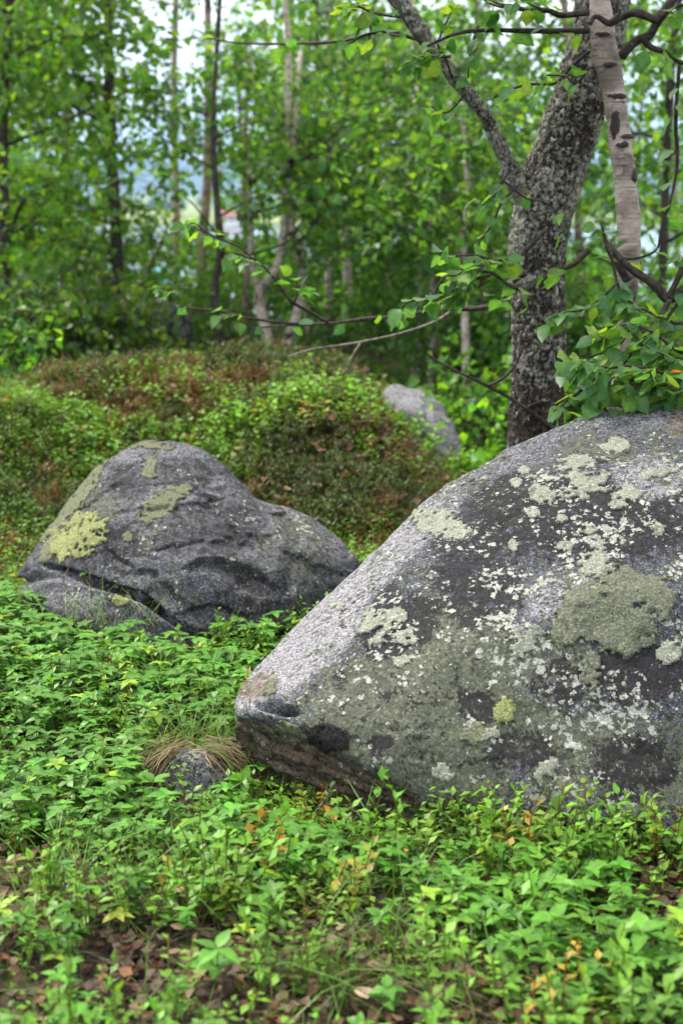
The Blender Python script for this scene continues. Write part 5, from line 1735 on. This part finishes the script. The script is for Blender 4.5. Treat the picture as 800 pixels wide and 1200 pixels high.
for z, lo_ in zip(Z_HEATH, (0.28, 0.72)): pr[inpoly(px, py, z)] *= lo_ + 0.4 * (nz[inpoly(px, py, z)] > 0.15)
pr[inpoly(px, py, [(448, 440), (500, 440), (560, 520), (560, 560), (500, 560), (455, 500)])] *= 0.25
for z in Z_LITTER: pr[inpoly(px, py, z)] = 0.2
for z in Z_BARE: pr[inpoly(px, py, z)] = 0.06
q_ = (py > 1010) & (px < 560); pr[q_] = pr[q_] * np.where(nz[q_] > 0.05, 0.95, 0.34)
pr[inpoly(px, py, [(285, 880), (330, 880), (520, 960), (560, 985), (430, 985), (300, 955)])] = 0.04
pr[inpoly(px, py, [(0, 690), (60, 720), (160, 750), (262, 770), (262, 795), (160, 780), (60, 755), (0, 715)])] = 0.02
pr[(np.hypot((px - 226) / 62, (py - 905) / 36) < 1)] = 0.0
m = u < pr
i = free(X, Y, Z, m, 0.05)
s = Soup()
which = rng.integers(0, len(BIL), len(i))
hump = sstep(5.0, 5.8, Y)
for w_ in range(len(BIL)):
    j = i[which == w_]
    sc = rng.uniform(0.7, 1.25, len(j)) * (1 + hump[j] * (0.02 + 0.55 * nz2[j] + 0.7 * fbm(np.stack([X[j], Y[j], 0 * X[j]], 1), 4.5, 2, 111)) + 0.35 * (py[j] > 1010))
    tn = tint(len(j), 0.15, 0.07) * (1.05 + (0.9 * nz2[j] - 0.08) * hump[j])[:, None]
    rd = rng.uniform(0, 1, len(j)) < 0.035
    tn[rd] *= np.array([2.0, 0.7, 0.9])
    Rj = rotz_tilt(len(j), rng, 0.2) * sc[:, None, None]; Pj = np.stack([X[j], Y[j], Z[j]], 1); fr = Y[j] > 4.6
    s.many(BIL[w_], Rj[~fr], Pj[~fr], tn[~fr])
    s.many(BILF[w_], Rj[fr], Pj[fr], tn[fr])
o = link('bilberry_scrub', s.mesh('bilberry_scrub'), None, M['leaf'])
tag(o, 'yellow green bilberry scrub over the forest floor and the hump', 'ground cover', kind='stuff')

# heather and crowberry on the hump
HEA = [tmpl(heath_parts(rng, h)) for h in (0.09, 0.12, 0.075, 0.10)]
A1 = scatter(15000, 4.9, 9.8, rng); A2 = scatter(13000, 5.0, 7.4, rng, 0.26, 0.3)
X, Y, Z, px, py = (np.concatenate(t_) for t_ in zip(A1, A2))
u = rng.uniform(0, 1, len(X)); pr = np.full(len(X), 0.10)
for z in Z_HEATH: pr[soft_in(px, py, z, rng, 12)] = 0.62
for z in Z_LITTER: pr[inpoly(px, py, z)] = 0.32
pr[inpoly(px, py, [(448, 440), (500, 440), (560, 520), (560, 560), (500, 560), (455, 500)])] *= 0.3
m = (u < pr) & (Y > 4.9)
i = free(X, Y, Z, m, 0.05)
s = Soup(); which = rng.integers(0, len(HEA), len(i)); rr = fbm(np.stack([X, Y, 0 * X], 1), 2.4, 3, 101)
for w_ in range(len(HEA)):
    j = i[which == w_]
    tn = tint(len(j), 0.2, 0.08) * np.where((rr[j] > 0.05)[:, None], np.array([1.7, 0.75, 0.85]), np.array([0.95, 0.9, 0.9]))
    s.many(HEA[w_], rotz_tilt(len(j), rng, 0.25) * rng.uniform(0.75, 1.3, len(j))[:, None, None], np.stack([X[j], Y[j], Z[j]], 1), tn)
o = link('heather', s.mesh('heather'), None, M['leaf'])
tag(o, 'dark brownish heather and crowberry growing over the hump', 'heather', kind='stuff')

# moss cushions and fine low herbs: many tiny leaves close to the soil
TIN = []
for q in range(6):
    s_ = Soup()
    for b in range(11):
        L = rng.uniform(0.007, 0.014)
        V, Q, T = place(diamond(L, L * 0.75), rng.uniform(0, 6.28), rng.normal(0.3, 0.4), np.array([rng.normal(0, 0.02), rng.normal(0, 0.02), rng.uniform(0.0, 0.03)]))
        s_.add(V, Q, T, np.tile(np.array([0.10, 0.19, 0.022]) * rng.uniform(0.6, 1.4), (len(V), 1)))
    TIN.append(s_.arrays())
X, Y, Z, px, py = scatter(26000, 1.8, 7.5, rng)
u = rng.uniform(0, 1, len(X)); nz = fbm(np.stack([X, Y, 0 * X], 1), 3.4, 3, 103)
pr = 0.25 + 0.5 * (nz > 0)
pr[(py > 1010)] *= 0.4
for z in Z_BARE + Z_LITTER: pr[inpoly(px, py, z)] *= 0.2
i = free(X, Y, Z, u < pr, 0.02)
s = Soup(); which = rng.integers(0, 6, len(i))
for w_ in range(6):
    j = i[which == w_]
    s.many(TIN[w_], rotz_tilt(len(j), rng, 0.2) * rng.uniform(0.8, 1.5, len(j))[:, None, None], np.stack([X[j], Y[j], Z[j]], 1), tint(len(j), 0.2, 0.1) * (1 + 0.3 * nz[j])[:, None])
o = link('low_herbs', s.mesh('low_herbs'), None, M['leaf'])
tag(o, 'tiny moss and herb leaves close over the soil', 'moss', kind='stuff')

# grass: fine blades, thickest where the cornel thins out
BLD = [blade(L, w, ln, c) for L, w, ln, c in ((0.16, 0.0013, 0.5, (0.09, 0.19, 0.03)), (0.20, 0.0014, 0.8, (0.08, 0.17, 0.03)), (0.12, 0.0012, 0.3, (0.11, 0.20, 0.035)), (0.15, 0.0013, 1.0, (0.13, 0.17, 0.04)), (0.24, 0.0014, 1.1, (0.10, 0.19, 0.04)))]
cent = scatter(1500, 1.85, 8.0, rng)
nz = fbm(np.stack([cent[0], cent[1], 0 * cent[0]], 1), 2.5, 2, 105)
wgt = np.where((cent[4] > 1000) & (cent[3] < 620), 1.0, 0.22) * (0.4 + (nz > 0))
i = free(cent[0], cent[1], cent[2], rng.uniform(0, 1, 1500) < wgt, 0.03)
s = Soup()
for c_ in i:
    k = int(rng.integers(6, 30))
    for w_ in range(len(BLD)):
        kk = k // 4 + 1
        off = np.stack([cent[0][c_] + rng.normal(0, 0.045, kk), cent[1][c_] + rng.normal(0, 0.045, kk), np.zeros(kk)], 1); off[:, 2] = hgt(off[:, 0], off[:, 1]) - 0.01
        s.many(BLD[w_], rotz_tilt(kk, rng, 0.35) * rng.uniform(0.5, 1.15, kk)[:, None, None], off, tint(kk, 0.2, 0.1))
# the green tuft hanging over the little stone
def px_point(a, b, Y): return at(a, b, Y)
for (a, b, Y, k, wid) in ((205, 866, 3.42, 60, 0.06), (240, 862, 3.42, 70, 0.05), (280, 856, 3.44, 60, 0.06), (165, 878, 3.42, 40, 0.05), (210, 800, 3.8, 60, 0.08), (120, 720, 4.2, 50, 0.1)):
    q = px_point(a, b, Y)
    for w_ in (1, 3, 4):
        kk = k // 3
        off = np.tile(q, (kk, 1)) + rng.normal(0, 1, (kk, 3)) * np.array([wid, wid * 0.6, 0.004]); off[:, 2] = np.maximum(hgt(off[:, 0], off[:, 1]), q[2] - 0.03)
        s.many(BLD[w_], rotz_tilt(kk, rng, 0.5) * rng.uniform(0.5, 1.0, kk)[:, None, None], off, tint(kk, 0.2, 0.1) * np.array([1.1, 1.05, 0.9]))
o = link('grass', s.mesh('grass'), None, M['leaf'])
tag(o, 'thin green grass among the plants', 'grass', kind='stuff')

# dead grass combed down over the small stone
s = Soup()
c0 = at(226, 912, 3.30); c0 = np.array([c0[0], c0[1] + 0.02, c0[2] - 0.01])
for q in range(150):
    az = rng.choice([rng.normal(-2.65, 0.30), rng.normal(-0.35, 0.30), rng.normal(-1.2, 0.9)], p=[0.52, 0.46, 0.02])
    top = c0 + np.array([rng.normal(-0.035 if math.cos(az) < 0 else 0.035, 0.022), rng.uniform(-0.04, 0.05), 0.085 + rng.uniform(0, 0.014)])
    n_ = 7; t = np.linspace(0, 1, n_)
    L = rng.uniform(0.08, 0.15) * (0.55 if abs(az + 1.5) < 0.4 else 1)
    th = t * L / 0.092
    dirv = np.array([math.cos(az), math.sin(az), 0])
    rr_ = 1.04 + rng.uniform(0, 0.12)
    P = top + dirv * (np.sin(np.minimum(th, 1.6)) * 0.104 * rr_)[:, None] + np.array([0, 0, 1.0]) * ((np.cos(np.minimum(th, 1.6)) - 1) * 0.088 - np.maximum(0, th - 1.6) * 0.06)[:, None]
    P += rng.normal(0, 0.004, 3) + np.cumsum(rng.normal(0, 0.0032, (n_, 3)), 0)
    col = (np.array([0.22, 0.155, 0.095]) if rng.uniform() < 0.72 else np.array([0.12, 0.17, 0.04])) * rng.uniform(0.35, 1.2)
    w_ = rng.uniform(0.0008, 0.0016)
    side = np.array([-dirv[1], dirv[0], 0.2]) * w_
    V = np.concatenate([P - side, P + side])
    Q = np.array([[k, n_ + k, n_ + k + 1, k + 1] for k in range(n_ - 1)])
    s.add(V, Q, np.zeros((0, 3), int), np.tile(col, (len(V), 1)))
o = link('dead_grass', s.mesh('dead_grass'), None, M['dry'])
tag(o, 'matted brown dead grass hanging over the small stone', 'dead grass', kind='stuff')

# litter: dead leaves and twigs on the bare soil
LIT = []
for q in range(5):
    V, Q, T = leaf_np(0.028, 0.021, 'birch', 3, rng.uniform(-0.2, 0.5), rng.uniform(-0.4, 0.6))
    LIT.append((V + [0, -0.014, 0], Q, T, np.ones((len(V), 3))))
A1 = scatter(22000, 1.8, 9.0, rng); A2 = scatter(9000, 5.2, 7.2, rng, 0.1, 0.2); A3 = scatter(9000, 1.8, 3.2, rng)
X, Y, Z, px, py = (np.concatenate(t_) for t_ in zip(A1, A2, A3))
pr = np.full(len(X), 0.10)
pr[py > 1000] = 0.40
for z in Z_BARE: pr[inpoly(px, py, z)] = 0.9
for z in Z_LITTER: pr[soft_in(px, py, z, rng, 12)] = 0.6
i = free(X, Y, Z, rng.uniform(0, 1, len(X)) < pr, 0.02)
s = Soup(); which = rng.integers(0, 5, len(i))
PALET = np.array([[0.20, 0.10, 0.06], [0.13, 0.075, 0.05], [0.26, 0.16, 0.10], [0.09, 0.06, 0.045], [0.30, 0.14, 0.08], [0.19, 0.14, 0.11], [0.33, 0.24, 0.16]])
hm = 1 + 0.5 * sstep(5, 6, Y)
for w_ in range(5):
    j = i[which == w_]
    s.many(LIT[w_], rotz_tilt(len(j), rng, 0.5) * (rng.uniform(0.6, 1.3, len(j)) * hm[j])[:, None, None], np.stack([X[j], Y[j], Z[j] + rng.uniform(0.004, 0.03, len(j)) * hm[j] + 0.07 * sstep(5, 5.5, Y[j]) * rng.uniform(0, 1, len(j))], 1), 0.52 * PALET[rng.integers(0, len(PALET), len(j))] * rng.uniform(0.7, 1.2, (len(j), 1)))
tw = np.array([[-0.0016, 0, 0], [0.0016, 0, 0], [0, 0, 0.0028], [0.001, 1, 0.004]]); tt = np.array([[0, 1, 3], [1, 2, 3], [2, 0, 3]])
j = i[rng.uniform(0, 1, len(i)) < 0.30]
Rm = rotz_tilt(len(j), rng, 0.12); Rm[:, :, 1] *= rng.uniform(0.05, 0.16, len(j))[:, None]
s.many((tw, np.zeros((0, 4), int), tt, np.ones((4, 3))), Rm, np.stack([X[j], Y[j], Z[j] + 0.012], 1), np.tile([0.09, 0.07, 0.055], (len(j), 1)) * rng.uniform(0.6, 1.6, (len(j), 1)))
o = link('leaf_litter', s.mesh('leaf_litter'), None, M['dry'])
tag(o, 'brown dead leaves and twigs on the bare soil', 'leaf litter', kind='stuff')
# ---------------------------------------------------------------- single plants that stand out
def ground_at(px_, py_):
    """where the ray through a photo pixel meets the ground"""
    lo, hi = 1.5, 12.0
    ys = np.linspace(lo, hi, 1500)
    P = np.array([at(px_, py_, y) for y in ys])
    k = np.argmax(P[:, 2] < hgt(P[:, 0], P[:, 1]))
    return np.array([P[k, 0], P[k, 1], float(hgt(P[k:k + 1, 0], P[k:k + 1, 1])[0])])


def plant(kind, px_, py_, label, seed, h, leaf, n=18, col=None, cat='plant', tiers=2, forks=3, tone=1.0, scale_col=None, Y=None, group='plants of the forest floor', name=None, z=None):
    r_ = np.random.default_rng(seed)
    g = ground_at(px_, py_) if Y is None else at(px_, py_, Y)
    nm = name or {'cornel': 'dwarf_cornel', 'bilberry': 'bilberry_plant', 'fern': 'herb'}[kind]
    root = empty(nm, tuple(g))
    parts = cornel_parts(r_, h, leaf, tiers, 5) if kind == 'cornel' else bilberry_parts(r_, h, leaf, n, col or (0.105, 0.225, 0.026), 4, forks)
    for kd, V, Q, T, C in parts:
        if scale_col is not None and kd == 'leaf': C = C * np.array(scale_col)
        link(kd, mesh_np(kd, V, [Q, T], True, {'Col': C}), root, M['leaf'])
    return tag(root, label, cat, group)


plant('bilberry', 122, 838, 'tall yellow green sprig rising out of the cornel below the humped boulder', 1, 0.17, 0.028, 20, (0.16, 0.27, 0.035))
plant('bilberry', 40, 985, 'bright yellow green leafy sprig above the bare soil at the edge', 2, 0.16, 0.026, 26, (0.17, 0.28, 0.03))
plant('bilberry', 592, 1012, 'bushy bright bilberry tuft in front of the huge boulder, fullest one', 3, 0.17, 0.026, 36, (0.12, 0.25, 0.024), forks=4)
plant('bilberry', 695, 1008, 'upright bilberry with broad leaves and reddish stem against the boulder', 4, 0.17, 0.034, 16, (0.10, 0.24, 0.03), forks=2)
plant('bilberry', 486, 982, 'glossy green bilberry at the corner of the dark overhang', 5, 0.10, 0.028, 20, (0.075, 0.20, 0.03))
plant('bilberry', 556, 995, 'yellowish bilberry with a few golden leaves at the boulder foot', 6, 0.11, 0.024, 22, (0.21, 0.27, 0.03))
plant('bilberry', 655, 1000, 'leafy green bilberry between the bushy tuft and the upright one', 7, 0.11, 0.026, 24, (0.10, 0.24, 0.03))
plant('bilberry', 790, 1022, 'leafy plant half cut by the edge of view beside the boulder', 8, 0.12, 0.034, 16, (0.08, 0.21, 0.03))
plant('bilberry', 622, 1060, 'bright light green sprig in the middle of the cornel before the boulder', 9, 0.13, 0.030, 26, (0.13, 0.26, 0.028), forks=4)
plant('cornel', 142, 1100, 'pale yellow star shaped plant on the bare soil', 10, 0.05, 0.036, tiers=1, scale_col=(4.4, 2.0, 2.6))
plant('cornel', 288, 1128, 'pale yellow green four leaved seedling next to the star shaped one', 11, 0.06, 0.030, tiers=1, scale_col=(4.0, 1.9, 2.0))
plant('cornel', 255, 1172, 'large fresh green cornel with broad leaves standing on bare ground', 12, 0.09, 0.052, tiers=2, scale_col=(1.2, 1.2, 1.3))
plant('cornel', 445, 1190, 'green cornel standing alone at the bottom among dead leaves', 13, 0.06, 0.040, tiers=2, scale_col=(1.1, 1.15, 1.2))
plant('bilberry', 680, 1212, 'small shoot with dull pink leaves at the bottom of the view', 14, 0.07, 0.028, 8, (0.30, 0.12, 0.085), forks=1, name='seedling', cat='seedling')
plant('cornel', 10, 1105, 'pale three leaved plant at the very edge by the bare soil', 15, 0.07, 0.038, tiers=1, scale_col=(3.2, 1.8, 2.2))
plant('bilberry', 78, 1062, 'tall narrow leaved green shoot beside the bare soil', 16, 0.15, 0.040, 9, (0.07, 0.2, 0.03), forks=1)
plant('bilberry', 368, 720, 'green plant in the cleft between the two boulders', 17, 0.15, 0.034, 22, (0.075, 0.2, 0.026))
plant('bilberry', 345, 735, 'leafy shoot low against the humped boulder in the cleft', 18, 0.12, 0.032, 16, (0.08, 0.2, 0.03))
plant('bilberry', 385, 1085, 'sprig with orange tinged stems in the middle of the open patch', 19, 0.11, 0.024, 22, (0.16, 0.21, 0.03))
plant('bilberry', 255, 1090, 'yellow green bilberry clump behind the star shaped plant', 20, 0.12, 0.026, 28, (0.15, 0.26, 0.03), forks=4)
plant('cornel', 178, 968, 'cornel with broad leaves just before the small stone', 21, 0.10, 0.044, tiers=3)
plant('cornel', 292, 958, 'deep green cornel just beside the small stone and overhang', 22, 0.10, 0.042, tiers=3, scale_col=(0.9, 0.95, 0.9))
plant('cornel', 640, 1150, 'large lush cornel in the thick bright patch before the boulder', 23, 0.12, 0.046, tiers=3, scale_col=(1.2, 1.25, 1.1))
plant('cornel', 740, 1160, 'broad leaved cornel at the bottom of the thick bright patch', 24, 0.11, 0.050, tiers=2, scale_col=(1.25, 1.25, 1.1))
plant('cornel', 560, 1120, 'cornel at the border of bright patch and bare litter', 25, 0.11, 0.044, tiers=2, scale_col=(1.05, 1.15, 1.1))
plant('cornel', 345, 1010, 'cornel with wide flat leaves in front of the dark overhang', 26, 0.10, 0.044, tiers=2)
plant('cornel', 60, 870, 'broad leaved cornel amid the dark green carpet at the edge', 27, 0.12, 0.044, tiers=3)
for q, (a, b, Y) in enumerate(((100, 684, 4.50), (111, 684, 4.50))):
    plant('cornel', a, b, ['tiny green sprout on the ledge of the humped boulder', 'second tiny sprout on the ledge beside the crack'][q], 40 + q, 0.035, 0.018, tiers=1, Y=Y, group='sprouts on the ledge', name='seedling', cat='seedling')
# a few fallen leaves big enough to pick out
r_ = np.random.default_rng(3)
for (a, b, lab, colr, sz) in ((188, 936, 'pinkish brown fallen leaf below the small stone', (0.42, 0.22, 0.15), 0.040), (204, 942, 'pale tan fallen leaf beside the pinkish one below the stone', (0.45, 0.30, 0.20), 0.042),
                              (394, 972, 'golden orange leaf standing up at the overhang', (0.62, 0.33, 0.06), 0.045), (346, 968, 'yellow leaf low by the dark overhang', (0.60, 0.42, 0.10), 0.038),
                              (476, 1008, 'orange brown withered leaf pair before the boulder', (0.45, 0.20, 0.07), 0.045), (430, 1188, 'pale brown dead leaf at the bottom of the view', (0.36, 0.26, 0.19), 0.05),
                              (526, 1090, 'reddish dead leaf lying in the open patch', (0.42, 0.16, 0.10), 0.035), (215, 1060, 'curled tan leaf on the bare soil near the star shaped plant', (0.36, 0.22, 0.15), 0.045)):
    g = ground_at(a, b + 14)
    V, Q, T = leaf_np(sz, sz * 0.62, 'ovate', 6, r_.uniform(0.1, 0.5), r_.uniform(-0.3, 0.6))
    V, Q, T = place((V, Q, T), r_.uniform(0, 6.28), r_.uniform(0.2, 0.7), np.zeros(3))
    o = link('fallen_leaf', mesh_np('fallen_leaf', V, [Q, T], True, {'Col': np.tile(colr, (len(V), 1))}), None, M['dry'])
    o.location = tuple(g + [0, 0, 0.05])
    tag(o, lab, 'leaf', 'fallen leaves')
# a dead stick under the overhang, two dry stalks on the humped boulder
P = np.array([at(372, 950, 3.06), at(384, 932, 3.04), at(392, 916, 3.02)])
tag(tube('stick', P, [0.004, 0.003, 0.002], M['grey_twig'], None, 10, 6, 0.001, 3), 'thin grey stick leaning out of the dark overhang', 'stick')
for (a, b, a2, b2, lab) in ((74, 683, 84, 644, 'dry pinkish stalk leaning on the ledge of the humped boulder'), (107, 722, 101, 646, 'tall dry stalk standing before the yellow green lichen')):
    P = np.array([at(a, b, 4.38), at((a + a2) / 2 + 2, (b + b2) / 2, 4.42), at(a2, b2, 4.46)])
    tag(tube('dry_stalk', P, [0.0022, 0.0018, 0.0012], M['brown_twig'], None, 10, 5), lab, 'stalk')

# ---------------------------------------------------------------- haze over the lake valley
HAZE = True
if HAZE:
    V, F = boxm(-9000, 9000, -9000, 9000, -40, 420)
    o = link('haze', mesh_np('haze', V, F[:, ::-1] * 0 + F, False), None, None)
    k = NT('valley_haze')
    pv = k.n.new('ShaderNodeVolumePrincipled')
    pv.inputs['Color'].default_value = (0.36, 0.62, 1.0, 1)
    pv.inputs['Density'].default_value = 0.00020
    k.t.links.new(pv.outputs[0], k.out.inputs['Volume'])
    o.data.materials.append(k.m)
    tag(o, 'thin pale haze hanging over the valley', 'haze', kind='stuff')
